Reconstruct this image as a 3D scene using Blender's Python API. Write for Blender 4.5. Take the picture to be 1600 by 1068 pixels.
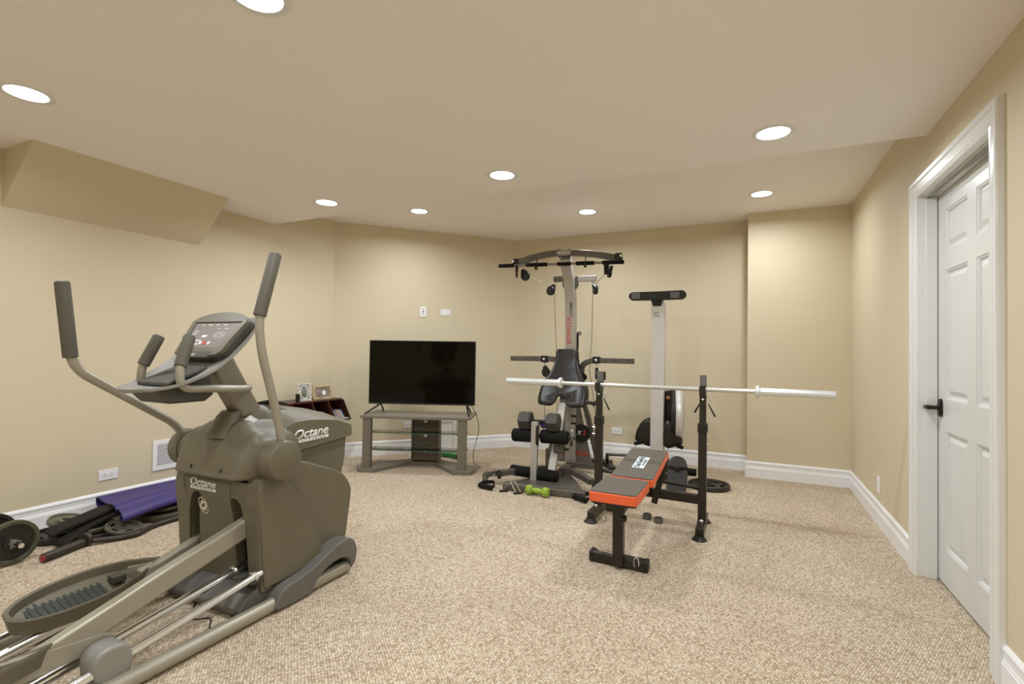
import bpy, bmesh, math, random
from math import pi, sin, cos, radians
from mathutils import Vector, Matrix, Euler

random.seed(7)
SC = bpy.context.scene
COL = SC.collection
for o in list(bpy.data.objects):
    bpy.data.objects.remove(o, do_unlink=True)

# ------------------------------------------------------------------ camera
cd = bpy.data.cameras.new('camera'); cam = bpy.data.objects.new('camera', cd); COL.objects.link(cam)
cd.sensor_fit = 'HORIZONTAL'; cd.sensor_width = 36.0; cd.lens = 36.0 * 778.83 / 1600.0
cd.clip_start = 0.05; cd.clip_end = 60
cam.matrix_world = (Matrix.Translation((0, 0, 1.18)) @ Matrix.Rotation(0.4414, 4, 'Z')
                    @ Matrix.Rotation(pi / 2 + 0.018, 4, 'X') @ Matrix.Rotation(0.015, 4, 'Z'))
SC.camera = cam

# ------------------------------------------------------------------ world, exposure, recessed lamps
wd = bpy.data.worlds.new('world'); SC.world = wd; wd.use_nodes = True
wd.node_tree.nodes['Background'].inputs[0].default_value = (1.0, 0.95, 0.86, 1)
wd.node_tree.nodes['Background'].inputs[1].default_value = 0.12
SC.view_settings.view_transform = 'Standard'
SC.view_settings.look = 'None'
SC.view_settings.exposure = 0.0
SC.view_settings.gamma = 1.0
SC.view_settings.use_curve_mapping = False
SC.cycles.max_bounces = 10
SC.cycles.diffuse_bounces = 8
SC.cycles.glossy_bounces = 4
SC.cycles.sample_clamp_indirect = 6.0

LAMP_W = 13.2
LAMP_COL = (0.90, 0.95, 1.0)
LENS_EMIT = 14.0

# room, metres
XR, YC, YB, XS, XL, YL, XA = 0.847, 5.364, 5.635, -0.001, -4.058, 4.046, -2.588
ZN, ZF, YE = 2.346, 2.556, 3.280
YR = -2.0
LOW = [(-3.05, 1.11), (-1.48, 1.11), (0.11, 1.11), (-3.06, 2.955), (-1.482, 2.945), (0.116, 2.935),
       (-3.05, -0.75), (-1.48, -0.75), (0.11, -0.75)]
HIGH = [(-2.965, 4.065), (-1.429, 4.717), (0.102, 4.748)]

# ------------------------------------------------------------------ materials
MATS = {}
def mat(name, col, rough=0.5, metal=0.0, var=0.05, vs=8.0, bump=0.0, bs=60.0, spec=0.5, coat=0.0):
    if name in MATS: return MATS[name]
    m = bpy.data.materials.new(name); m.use_nodes = True
    nt = m.node_tree; N = nt.nodes; L = nt.links
    b = N['Principled BSDF']
    b.inputs['Roughness'].default_value = rough
    b.inputs['Metallic'].default_value = metal
    b.inputs['Specular IOR Level'].default_value = spec
    if coat: b.inputs['Coat Weight'].default_value = coat
    tc = N.new('ShaderNodeTexCoord')
    nz = N.new('ShaderNodeTexNoise'); nz.inputs['Scale'].default_value = vs; nz.inputs['Detail'].default_value = 3
    L.new(tc.outputs['Object'], nz.inputs['Vector'])
    rp = N.new('ShaderNodeValToRGB')
    rp.color_ramp.elements[0].position = 0.3; rp.color_ramp.elements[1].position = 0.7
    rp.color_ramp.elements[0].color = tuple(max(0, c * (1 - var)) for c in col) + (1,)
    rp.color_ramp.elements[1].color = tuple(min(1, c * (1 + var)) for c in col) + (1,)
    L.new(nz.outputs['Fac'], rp.inputs['Fac']); L.new(rp.outputs['Color'], b.inputs['Base Color'])
    if bump:
        n2 = N.new('ShaderNodeTexNoise'); n2.inputs['Scale'].default_value = bs; n2.inputs['Detail'].default_value = 4
        L.new(tc.outputs['Object'], n2.inputs['Vector'])
        bp = N.new('ShaderNodeBump'); bp.inputs['Strength'].default_value = bump; bp.inputs['Distance'].default_value = 0.01
        L.new(n2.outputs['Fac'], bp.inputs['Height']); L.new(bp.outputs['Normal'], b.inputs['Normal'])
    MATS[name] = m
    return m

def emat(name, col, s):
    m = bpy.data.materials.new(name); m.use_nodes = True
    nt = m.node_tree; nt.nodes.clear()
    e = nt.nodes.new('ShaderNodeEmission'); e.inputs[0].default_value = (*col, 1); e.inputs[1].default_value = s
    o = nt.nodes.new('ShaderNodeOutputMaterial'); nt.links.new(e.outputs[0], o.inputs[0]); MATS[name] = m
    return m

def glass(name, col, rough=0.0):
    m = bpy.data.materials.new(name); m.use_nodes = True
    nt = m.node_tree; N = nt.nodes; L = nt.links; N.clear()
    g = N.new('ShaderNodeBsdfGlossy'); g.inputs['Roughness'].default_value = 0.03
    t = N.new('ShaderNodeBsdfTransparent'); t.inputs['Color'].default_value = (*col, 1)
    f = N.new('ShaderNodeFresnel'); f.inputs['IOR'].default_value = 1.45
    x = N.new('ShaderNodeMixShader'); o = N.new('ShaderNodeOutputMaterial')
    L.new(f.outputs[0], x.inputs[0]); L.new(t.outputs[0], x.inputs[1]); L.new(g.outputs[0], x.inputs[2]); L.new(x.outputs[0], o.inputs[0])
    return m

def carpet_mat():
    m = bpy.data.materials.new('carpet_loop'); m.use_nodes = True
    nt = m.node_tree; N = nt.nodes; L = nt.links; b = N['Principled BSDF']
    b.inputs['Roughness'].default_value = 0.95; b.inputs['Specular IOR Level'].default_value = 0.1
    tc = N.new('ShaderNodeTexCoord')
    mp = N.new('ShaderNodeMapping'); mp.inputs['Rotation'].default_value = (0, 0, radians(32)); mp.inputs['Scale'].default_value = (1.0, 0.72, 1)
    L.new(tc.outputs['Object'], mp.inputs['Vector'])
    vo = N.new('ShaderNodeTexVoronoi'); vo.inputs['Scale'].default_value = 112; vo.inputs['Randomness'].default_value = 0.38
    L.new(mp.outputs[0], vo.inputs['Vector'])
    nz = N.new('ShaderNodeTexNoise'); nz.inputs['Scale'].default_value = 2.2; nz.inputs['Detail'].default_value = 4
    L.new(tc.outputs['Object'], nz.inputs['Vector'])
    n2 = N.new('ShaderNodeTexNoise'); n2.inputs['Scale'].default_value = 300; n2.inputs['Detail'].default_value = 2
    L.new(tc.outputs['Object'], n2.inputs['Vector'])
    r1 = N.new('ShaderNodeValToRGB'); e = r1.color_ramp.elements
    e[0].position = 0.0; e[0].color = (0.68, 0.575, 0.45, 1); e[1].position = 1.0; e[1].color = (0.93, 0.82, 0.68, 1)
    a = r1.color_ramp.elements.new(0.25); a.color = (0.84, 0.72, 0.575, 1)
    sp = N.new('ShaderNodeSeparateColor'); L.new(vo.outputs['Color'], sp.inputs[0]); L.new(sp.outputs[0], r1.inputs['Fac'])
    r2 = N.new('ShaderNodeValToRGB'); e = r2.color_ramp.elements       # dark gaps between the loops
    e[0].position = 0.34; e[0].color = (1, 1, 1, 1); e[1].position = 0.72; e[1].color = (0.46, 0.41, 0.34, 1)
    L.new(vo.outputs['Distance'], r2.inputs['Fac'])
    mx = N.new('ShaderNodeMix'); mx.data_type = 'RGBA'; mx.blend_type = 'MULTIPLY'; mx.inputs[0].default_value = 1
    L.new(r1.outputs[0], mx.inputs[6]); L.new(r2.outputs[0], mx.inputs[7])
    r3 = N.new('ShaderNodeValToRGB'); e = r3.color_ramp.elements
    e[0].position = 0.3; e[0].color = (0.92, 0.91, 0.89, 1); e[1].position = 0.7; e[1].color = (1.02, 1.02, 1.01, 1)
    L.new(nz.outputs['Fac'], r3.inputs['Fac'])
    m2 = N.new('ShaderNodeMix'); m2.data_type = 'RGBA'; m2.blend_type = 'MULTIPLY'; m2.inputs[0].default_value = 1
    L.new(mx.outputs[2], m2.inputs[6]); L.new(r3.outputs[0], m2.inputs[7]); L.new(m2.outputs[2], b.inputs['Base Color'])
    ma = N.new('ShaderNodeMath'); ma.operation = 'MULTIPLY_ADD'; ma.inputs[1].default_value = -1.6
    L.new(vo.outputs['Distance'], ma.inputs[0]); L.new(n2.outputs['Fac'], ma.inputs[2])
    bp = N.new('ShaderNodeBump'); bp.inputs['Strength'].default_value = 0.8; bp.inputs['Distance'].default_value = 0.006
    L.new(ma.outputs[0], bp.inputs['Height']); L.new(bp.outputs[0], b.inputs['Normal'])
    return m

WALL = mat('wall_paint', (0.64, 0.563, 0.405), 0.6, var=0.012, vs=1.5, bump=0.05, bs=220, spec=0.25)
CEIL = mat('ceiling_paint', (0.86, 0.825, 0.80), 0.8, var=0.01, vs=1.5, bump=0.05, bs=200, spec=0.2)
TRIM = mat('white_gloss_trim', (0.73, 0.74, 0.73), 0.22, var=0.01, spec=0.5)
BASEM = mat('baseboard_paint', (0.84, 0.85, 0.87), 0.25, var=0.01)
DOOR = mat('white_door_paint', (0.655, 0.67, 0.655), 0.28, var=0.01, spec=0.5)
CARPET = carpet_mat()
BRONZE = mat('oil_rubbed_bronze', (0.035, 0.025, 0.02), 0.35, 0.7)
PLATE = mat('white_plastic', (0.83, 0.83, 0.83), 0.35, var=0.01)
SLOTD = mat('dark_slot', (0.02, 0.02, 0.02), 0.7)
OCT = mat('grey_olive_plastic', (0.128, 0.112, 0.073), 0.42, var=0.04, vs=3, bump=0.12, bs=500)
OCTD = mat('dark_olive_plastic', (0.055, 0.051, 0.041), 0.5, var=0.05, bump=0.1, bs=400)
OCTB = mat('base_grey_plastic', (0.125, 0.120, 0.108), 0.5, var=0.05, bump=0.15, bs=500)
OCTM = mat('champagne_metal', (0.34, 0.315, 0.25), 0.36, 0.35, var=0.03)
OCTT = mat('bronze_grey_metal', (0.235, 0.215, 0.17), 0.36, 0.35, var=0.03)
OCTS = mat('silver_plastic', (0.28, 0.27, 0.245), 0.42, 0.2, var=0.03)
FOAM = mat('grey_foam', (0.088, 0.078, 0.055), 0.62, var=0.06, bump=0.1, bs=300)
CHROME = mat('chrome', (0.86, 0.89, 0.92), 0.12, 1.0, var=0.02)
BLACKP = mat('black_plastic', (0.016, 0.014, 0.012), 0.40, var=0.1, spec=0.35)
BLACKM = mat('black_satin_metal', (0.021, 0.016, 0.011), 0.36, 0.0, var=0.1, spec=0.4)
BLACKF = mat('black_foam', (0.010, 0.009, 0.008), 0.85, spec=0.2, var=0.1, bump=0.2, bs=250)
VINYL = mat('dark_brown_vinyl', (0.013, 0.010, 0.008), 0.30, spec=0.45, var=0.08, bump=0.05, bs=120)
GYMG = mat('gym_grey_paint', (0.125, 0.11, 0.092), 0.38, 0.3, var=0.04)
GYMS = mat('gym_silver_paint', (0.47, 0.45, 0.41), 0.36, 0.35, var=0.02)
PANELG = mat('gym_panel_grey', (0.155, 0.145, 0.120), 0.45, var=0.04)
RED = mat('red_print', (0.62, 0.03, 0.01), 0.45)
WHITEP = mat('white_print', (0.80, 0.80, 0.76), 0.45)
CREAMP = mat('cream_print', (0.66, 0.62, 0.50), 0.45)
DARKP = mat('dark_print', (0.04, 0.04, 0.04), 0.5)
ROWW = mat('rower_aluminium', (0.66, 0.645, 0.63), 0.33, 0.25, var=0.015)
PADG = mat('pad_grey', (0.105, 0.10, 0.095), 0.6, var=0.05)
ORANGE = mat('orange_vinyl', (0.80, 0.125, 0.035), 0.4, var=0.04)
BENCHG = mat('bench_grey_vinyl', (0.092, 0.077, 0.058), 0.48, var=0.04, bump=0.05, bs=200)
TAUPE = mat('taupe_laminate', (0.175, 0.155, 0.115), 0.42, var=0.05, vs=20)
TAUPED = mat('taupe_drawer', (0.155, 0.138, 0.102), 0.5, var=0.05, vs=20)
SCREEN = mat('tv_screen', (0.0035, 0.003, 0.001), 0.07, var=0.02, spec=0.16)
BEZEL = mat('tv_bezel', (0.012, 0.012, 0.012), 0.3)
WOOD = mat('mahogany_wood', (0.060, 0.017, 0.010), 0.33, var=0.25, vs=14)
GLASS = glass('shelf_glass', (0.97, 0.99, 0.98))
GEDGE = mat('glass_green_edge', (0.05, 0.16, 0.10), 0.2)
IRON = mat('olive_iron', (0.090, 0.086, 0.052), 0.48, 0.3, var=0.12, vs=25, bump=0.1, bs=120)
IRONL = mat('light_olive_iron', (0.17, 0.165, 0.105), 0.5, 0.3, var=0.1, vs=25)
IRONB = mat('black_iron', (0.030, 0.027, 0.022), 0.42, 0.3, var=0.1)
EZB = mat('bronze_black_steel', (0.045, 0.036, 0.028), 0.45, 0.4, var=0.1)
PURPLE = mat('purple_mat', (0.038, 0.024, 0.145), 0.5, var=0.04)
PURPV = mat('purple_vinyl', (0.10, 0.085, 0.30), 0.3)
GREEN = mat('lime_neoprene', (0.26, 0.40, 0.035), 0.55, var=0.04)
GREENC = mat('green_plastic', (0.03, 0.26, 0.07), 0.4)
STEEL = mat('bar_steel', (0.74, 0.78, 0.78), 0.28, 0.55, var=0.04, vs=40)
STEELD = mat('knurled_steel', (0.62, 0.63, 0.58), 0.36, 0.55, var=0.05, vs=200)
HEX = mat('hex_rubber', (0.045, 0.040, 0.034), 0.5, var=0.06)
REDCAP = mat('dull_red_cap', (0.25, 0.035, 0.03), 0.5)
NYLON = mat('black_nylon', (0.014, 0.012, 0.009), 0.75, spec=0.25, bump=0.3, bs=300)
BAG = mat('black_crumpled_plastic', (0.02, 0.018, 0.016), 0.3, bump=0.5, bs=40)
CABLE = mat('steel_cable', (0.10, 0.09, 0.07), 0.4, 0.5)
LENS = emat('lamp_lens', (0.93, 0.99, 1.0), LENS_EMIT)

# ------------------------------------------------------------------ mesh builder
ORG = {}
def link(o): COL.objects.link(o); return o
def rootof(o):
    while o.parent: o = o.parent
    return o
def tag(o, label=None, cat=None, group=None, kind=None):
    if label: o['label'] = label
    if cat: o['category'] = cat
    if group: o['group'] = group
    if kind: o['kind'] = kind
    return o
def thing(name, label, cat, loc=(0, 0, 0), rz=0, group=None, world=False):
    o = link(bpy.data.objects.new(name, None)); o.location = loc; o.rotation_euler = (0, 0, rz)
    o.empty_display_size = 0.05
    tag(o, label, cat, group)
    if world: ORG[o.name] = Vector(loc)
    return o

class MB:
    def __init__(s): s.bm = bmesh.new()
    def _add(s, vs, fs, M=None):
        bv = [s.bm.verts.new(M @ Vector(v) if M else Vector(v)) for v in vs]
        for f in fs:
            try: s.bm.faces.new([bv[i] for i in f])
            except ValueError: pass
        return bv
    def box(s, c, d, M=None):
        x, y, z = c; a, b, e = d[0] / 2, d[1] / 2, d[2] / 2
        vs = [(i * a, j * b, k * e) for i in (-1, 1) for j in (-1, 1) for k in (-1, 1)]
        T = Matrix.Translation(c)
        if M is not None: T = T @ M.to_4x4()
        s._add(vs, [(0, 1, 3, 2), (4, 6, 7, 5), (0, 4, 5, 1), (2, 3, 7, 6), (0, 2, 6, 4), (1, 5, 7, 3)], T); return s
    def bb(s, p, q): return s.box([(a + b) / 2 for a, b in zip(p, q)], [abs(b - a) for a, b in zip(p, q)])
    def loft(s, rings, cap=True, closed=True):
        n = len(rings[0]); vs = [v for r in rings for v in r]; fs = []
        for i in range(len(rings) - 1):
            for j in range(n if closed else n - 1):
                k = (j + 1) % n
                fs.append((i * n + j, i * n + k, (i + 1) * n + k, (i + 1) * n + j))
        if cap: fs += [tuple(range(n))[::-1], tuple(range((len(rings) - 1) * n, len(rings) * n))]
        s._add(vs, fs); return s
    def tube(s, pts, r, seg=12, sec=None, up=(0, 0, 1), cap=True, closed=False):
        pts = [Vector(p) for p in pts]; n = len(pts); rings = []
        rr = r if isinstance(r, (list, tuple)) else [r] * n
        prev = None
        for i, p in enumerate(pts):
            if closed: t = pts[(i + 1) % n] - pts[i - 1]
            else: t = pts[min(i + 1, n - 1)] - pts[max(i - 1, 0)]
            t.normalize()
            if prev is None:
                u = Vector(up); a = u.cross(t)
                if a.length < 1e-3: a = Vector((1, 0, 0)).cross(t)
                if a.length < 1e-3: a = Vector((0, 1, 0)).cross(t)
                a.normalize()
            else:
                a = prev - t * prev.dot(t); a.normalize()
            prev = a; b = t.cross(a)
            if sec: rings.append([p + a * (x * rr[i]) + b * (y * rr[i]) for x, y in sec])
            else: rings.append([p + (a * cos(2 * pi * k / seg) + b * sin(2 * pi * k / seg)) * rr[i] for k in range(seg)])
        if closed: rings.append(rings[0])
        s.loft(rings, cap=cap and not closed); return s
    def rect(s, pts, w, h, up=(0, 0, 1)):   # rectangular tube: w across, h along 'up'
        return s.tube(pts, 1.0, sec=[(-w / 2, -h / 2), (w / 2, -h / 2), (w / 2, h / 2), (-w / 2, h / 2)], up=up)
    def cyl(s, p, q, r, r2=None, seg=20): return s.tube([p, q], [r, r if r2 is None else r2], seg)
    def lathe(s, prof, o=(0, 0, 0), ax=(0, 0, 1), seg=28, cap=True):
        ax = Vector(ax).normalized(); a = ax.orthogonal().normalized(); b = ax.cross(a); o = Vector(o)
        rings = [[o + ax * h + (a * cos(2 * pi * k / seg) + b * sin(2 * pi * k / seg)) * max(r, 1e-4) for k in range(seg)] for r, h in prof]
        s.loft(rings, cap=cap); return s
    def prism(s, poly, ax, a, b, holes=()):
        def P(u, v, w): return {'x': (w, u, v), 'y': (u, w, v), 'z': (u, v, w)}[ax]
        if not holes:
            n = len(poly)
            s._add([P(u, v, a) for u, v in poly] + [P(u, v, b) for u, v in poly],
                   [tuple(range(n))[::-1], tuple(range(n, 2 * n))] + [(i, (i + 1) % n, n + (i + 1) % n, n + i) for i in range(n)])
            return s
        t = bmesh.new(); es = []; loops = [poly] + list(holes)
        for lp in loops:
            vv = [t.verts.new(P(u, v, a)) for u, v in lp]
            es += [t.edges.new((vv[i], vv[(i + 1) % len(vv)])) for i in range(len(vv))]
        bmesh.ops.triangle_fill(t, use_beauty=True, use_dissolve=False, edges=es)
        t.verts.index_update(); vs = [v.co.copy() for v in t.verts]; fs = [tuple(v.index for v in f.verts) for f in t.faces]; t.free()
        i = 'xyz'.index(ax); v2 = []
        for v in vs:
            w = v.copy(); w[i] = b; v2.append(w)
        n = len(vs); side = []; k = 0
        for lp in loops:
            m = len(lp)
            side += [(k + j, k + (j + 1) % m, n + k + (j + 1) % m, n + k + j) for j in range(m)]; k += m
        s._add(vs + v2, fs + [tuple(x + n for x in f)[::-1] for f in fs] + side); return s
    def ball(s, c, r, seg=20, rg=12):
        r = (r, r, r) if not isinstance(r, (tuple, list)) else r
        rings = []
        for i in range(rg + 1):
            t = pi * i / rg; k = max(sin(t), 1e-3)
            rings.append([(c[0] + r[0] * k * cos(2 * pi * j / seg), c[1] + r[1] * k * sin(2 * pi * j / seg), c[2] + r[2] * cos(t)) for j in range(seg)])
        s.loft(rings); return s
    def xf(s, fn):
        for v in s.bm.verts: v.co = Vector(fn(*v.co))
        return s
    def mat4(s, M):
        for v in s.bm.verts: v.co = M @ v.co
        return s
    def build(s, name, m, parent=None, bev=0.0, seg=2, sub=0, ang=35, label=None):
        bm = s.bm
        bmesh.ops.remove_doubles(bm, verts=bm.verts, dist=1e-6)
        bmesh.ops.recalc_face_normals(bm, faces=bm.faces)
        loc = Vector((0, 0, 0))
        if parent is None:
            xs = [v.co for v in bm.verts]
            loc = Vector(((min(v.x for v in xs) + max(v.x for v in xs)) / 2, (min(v.y for v in xs) + max(v.y for v in xs)) / 2, min(v.z for v in xs)))
        else:
            r = rootof(parent)
            if r.name in ORG: loc = ORG[r.name]
        for v in bm.verts: v.co -= loc
        for f in bm.faces: f.smooth = True
        if not bev and not sub:
            for e in bm.edges:
                if len(e.link_faces) == 2 and e.calc_face_angle(0) > radians(ang): e.smooth = False
        me = bpy.data.meshes.new(name); bm.to_mesh(me); bm.free()
        me.materials.append(m)
        o = link(bpy.data.objects.new(name, me))
        if parent is None: o.location = loc
        else: o.parent = parent
        if bev:
            b = o.modifiers.new('bevel', 'BEVEL'); b.width = bev; b.segments = seg; b.limit_method = 'ANGLE'; b.angle_limit = radians(ang)
            b.harden_normals = True
        if sub:
            q = o.modifiers.new('sub', 'SUBSURF'); q.levels = sub; q.render_levels = sub
        if label: o['label'] = label
        return o
def structure(o): o['kind'] = 'structure'; return o

def bez(pts, n=8):
    """Catmull-Rom through pts"""
    P = [Vector(p) for p in pts]; P = [P[0] * 2 - P[1]] + P + [P[-1] * 2 - P[-2]]; out = []
    for i in range(1, len(P) - 2):
        for k in range(n):
            t = k / n; a, b, c, d = P[i - 1:i + 3]
            out.append(0.5 * ((2 * b) + (c - a) * t + (2 * a - 5 * b + 4 * c - d) * t * t + (3 * b - a - 3 * c + d) * t ** 3))
    out.append(P[-2]); return out
def sm2(pts, n=5): return [(v.x, v.y) for v in bez([(a, b, 0) for a, b in pts], n)]
def fillet(pts, r=0.03, n=5):
    """polyline with rounded corners"""
    P = [Vector(p) for p in pts]; out = [P[0]]
    for i in range(1, len(P) - 1):
        a = (P[i - 1] - P[i]); b = (P[i + 1] - P[i]); d = min(r, a.length * .45, b.length * .45)
        s0 = P[i] + a.normalized() * d; s1 = P[i] + b.normalized() * d
        for k in range(n + 1):
            t = k / n; out.append(s0 * (1 - t) ** 2 + P[i] * 2 * t * (1 - t) + s1 * t * t)
    out.append(P[-1]); return out
def ell(cx, cy, rx, ry, n=24, a0=0, a1=2 * pi, rot=0):
    full = abs(a1 - a0 - 2 * pi) < 1e-6; out = []
    for k in range(n):
        t = a0 + (a1 - a0) * k / (n if full else n - 1); x, y = rx * cos(t), ry * sin(t)
        out.append((cx + x * cos(rot) - y * sin(rot), cy + x * sin(rot) + y * cos(rot)))
    return out

def frame(o, xd, yd):
    xd = Vector(xd).normalized(); yd = Vector(yd); yd = (yd - xd * yd.dot(xd)).normalized(); z = xd.cross(yd)
    M = Matrix.Identity(4)
    for i in range(3): M[i][0], M[i][1], M[i][2], M[i][3] = xd[i], yd[i], z[i], o[i]
    return M
def text(body, w, m, parent, o, xd, yd, name='lettering', shear=0.0, bold=0.0, h=None, depth=0.0012, wrap=None):
    c = bpy.data.curves.new(name, 'FONT'); c.body = body; c.size = 1; c.shear = shear; c.offset = bold; c.extrude = 0.0
    c.align_x = 'CENTER'; c.align_y = 'CENTER'
    t = link(bpy.data.objects.new('tmp', c)); dg = bpy.context.evaluated_depsgraph_get(); dg.update()
    me = bpy.data.meshes.new_from_object(t.evaluated_get(dg)); bpy.data.objects.remove(t)
    xs = [v.co.x for v in me.vertices]; ys = [v.co.y for v in me.vertices]
    cx, cy = (min(xs) + max(xs)) / 2, (min(ys) + max(ys)) / 2; k = w / (max(xs) - min(xs)); ky = k if h is None else h / (max(ys) - min(ys))
    M = frame(o, xd, yd)
    org = ORG.get(rootof(parent).name, Vector((0, 0, 0)))
    b = bmesh.new(); b.from_mesh(me)
    for v in b.verts:
        x, y = (v.co.x - cx) * k, (v.co.y - cy) * ky
        p = Vector((x, y, depth))
        v.co = (M @ p if wrap is None else Vector(wrap(x, y))) - org
    g = bmesh.ops.extrude_face_region(b, geom=b.faces[:])
    for v in [q for q in g['geom'] if isinstance(q, bmesh.types.BMVert)]: v.co -= M.to_3x3() @ Vector((0, 0, depth * 1.5))
    me2 = bpy.data.meshes.new(name); b.to_mesh(me2); b.free(); me2.materials.append(m)
    ob = link(bpy.data.objects.new(name, me2)); ob.parent = parent
    return ob
def copy_tree(o, parent=None):
    c = o.copy(); COL.objects.link(c)
    if parent is not None: c.parent = parent
    for ch in [q for q in bpy.data.objects if q.parent == o]: copy_tree(ch, c)
    return c

# ------------------------------------------------------------------ room shell
T = 0.12
structure(MB().bb((XL - 1, YR - 0.5, -0.06), (XR + 0.7, YB + 0.5, 0.0)).build('floor', CARPET))
structure(MB().bb((XL - T, YR - T, 0), (XL, YL, 2.7)).build('wall_left', WALL))
dv = Vector((XA - XL, YB - YL, 0)).normalized(); nv = Vector((-dv.y, dv.x, 0))
a0, a1 = Vector((XL, YL, 0)) - dv * 0.0, Vector((XA, YB, 0))
structure(MB().prism([(a0.x, a0.y), (a1.x, a1.y), (a1.x + nv.x * T, a1.y + nv.y * T + .05), (a0.x + nv.x * T - .05, a0.y + nv.y * T)], 'z', 0, 2.7).build('wall_corner', WALL))
structure(MB().bb((XA, YB, 0), (XS + 0.1, YB + T, 2.7)).build('wall_back', WALL))
structure(MB().bb((XS, YC, 0), (XR + T, YB, 2.7)).build('wall_back_right', WALL))
DY0, DY1, DZ = 2.495, 3.400, 2.055          # door opening
structure(MB().bb((XR, DY1 + .02, 0), (XR + T, YC, 2.7)).bb((XR, YR, 0), (XR + T, DY0 - .02, 2.7)).bb((XR, DY0 - .02, DZ + .02), (XR + T, DY1 + .02, 2.7)).build('wall_right', WALL))
structure(MB().bb((XL - T, YR - T, 0), (XR + T, YR, 2.7)).build('wall_rear', WALL))
LR = 0.084
def circ(x, y): return ell(x, y, LR, LR, 28)
cm = MB()
cm.prism([(XL, YR), (XR, YR), (XR, YE), (XL, YE)], 'z', ZN, ZN + 0.02, [circ(*p) for p in LOW])
cm.bb((XL, YE - 0.02, ZN + 0.02), (XR, YE, ZF + 0.02))
structure(cm.build('ceiling', CEIL))
cm = MB().prism([(XL, YE), (XR, YE), (XR, YC), (XS, YC), (XS, YB), (XA, YB), (XL, YL)], 'z', ZF, ZF + 0.02, [circ(*p) for p in HIGH])
structure(cm.build('ceiling', CEIL))
cm = MB().bb((XL - .2, YR - .2, 2.70), (XR + .2, YB + .2, 2.74)); structure(cm.build('ceiling', CEIL))
# sloped underside of the stairs
structure(MB().prism([(XL, ZN), (-3.689, ZN), (XL, 2.003)], 'y', 1.378, 2.571).build('trim_6', WALL))

# baseboards
BP = [(0, 0), (.016, 0), (.016, .088), (.013, .092), (.013, .098), (.010, .104), (.0095, .128), (.013, .134), (.0125, .142), (.008, .150), (.004, .155), (0, .155)]
def baseboard(name, p, q):
    p, q = Vector((*p, 0)), Vector((*q, 0)); d = (q - p).normalized(); n = Vector((-d.y, d.x, 0))   # room on the left of p->q
    b = MB(); b.loft([[e + n * u + Vector((0, 0, v)) for u, v in BP] for e in (p, q)]); return structure(b.build(name, BASEM, ang=25))
baseboard('baseboard_left', (XL, YL - 0.0), (XL, YR))
baseboard('baseboard_corner', (XA, YB), (XL, YL))
baseboard('baseboard_back', (XS, YB), (XA, YB))
baseboard('baseboard_step', (XS, YC - .014), (XS, YB))
baseboard('baseboard_back_right', (XR, YC), (XS - .016, YC))
baseboard('baseboard_right', (XR, DY1 + .095), (XR, YC))
baseboard('baseboard_right', (XR, YR), (XR, DY0 - .095))
baseboard('baseboard_rear', (XL, YR), (XR, YR))

# door casing: moulded profile, mitred round the opening
CP = [(0.0, 0), (0.0, .012), (.006, .016), (.014, .013), (.022, .017), (.060, .020), (.066, .026), (.082, .028), (.090, .026), (.095, .020), (.095, 0)]
def casing():
    m = MB(); rings = []
    for (y, z, dy, dz) in [(DY1, 0, 1, 0), (DY1, DZ, 1, 1), (DY0, DZ, -1, 1), (DY0, 0, -1, 0)]:
        rings.append([(XR - t, y + dy * w, z + dz * w) for w, t in CP])
    m.loft(rings); return m
structure(casing().build('trim_1', TRIM, ang=20))
j = MB()
j.bb((XR - .002, DY1 - 0.0, 0), (XR + T, DY1 + .02, DZ)).bb((XR - .002, DY0 - .02, 0), (XR + T, DY0, DZ)).bb((XR - .002, DY0 - .02, DZ), (XR + T, DY1 + .02, DZ + .02))
SX = 0.925    # door face
j.bb((SX - .052, DY1 - .012, 0), (SX - .004, DY1, DZ - .012)).bb((SX - .052, DY0, 0), (SX - .004, DY0 + .012, DZ - .012)).bb((SX - .052, DY0, DZ - .012), (SX - .004, DY1, DZ))
structure(j.build('trim_2', TRIM, bev=.002))
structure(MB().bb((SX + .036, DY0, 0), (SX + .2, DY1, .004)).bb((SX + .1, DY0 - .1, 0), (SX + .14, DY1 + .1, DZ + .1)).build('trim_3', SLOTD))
# six-panel door slab
ys = [DY0 + .004, DY0 + .108, DY0 + .388, DY0 + .506, DY0 + .79, DY1 - .004]
ys = [2.499, 2.612, 2.895, 3.000, 3.283, 3.396]
zr = [(.19, .80), (.965, 1.63), (1.735, 1.945)]
holes = []
for (y0, y1) in ((ys[1], ys[2]), (ys[3], ys[4])):
    for z0, z1 in zr: holes.append([(y0, z0), (y1, z0), (y1, z1), (y0, z1)])
d = MB(); d.prism([(ys[0], .012), (ys[5], .012), (ys[5], DZ - .004), (ys[0], DZ - .004)], 'x', SX, SX + .035, holes)
for h in holes:
    (y0, z0), (y1, z1) = h[0], h[2]
    def rg(i, x): return [(x, y0 + i, z0 + i), (x, y1 - i, z0 + i), (x, y1 - i, z1 - i), (x, y0 + i, z1 - i)]
    d.loft([rg(0, SX + .002), rg(.010, SX + .006), rg(.014, SX + .013), rg(.026, SX + .013), rg(.046, SX + .004), rg(.05, SX + .004)], cap=False)
    d._add(rg(.05, SX + .004), [(0, 1, 2, 3)])
door = structure(d.build('door_1', DOOR, ang=15))
ORG['door_1'] = door.location.copy()
hz, hy = .915, 3.345
hm = MB()
hm.prism(ell(hy, hz + .022, .026, .026, 12, 0, pi) + ell(hy, hz - .022, .026, .026, 12, pi, 2 * pi), 'x', SX - .009, SX)
hm.prism(ell(hy, hz + .02, .018, .018, 12, 0, pi) + ell(hy, hz - .02, .018, .018, 12, pi, 2 * pi), 'x', SX - .013, SX - .009)
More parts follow.
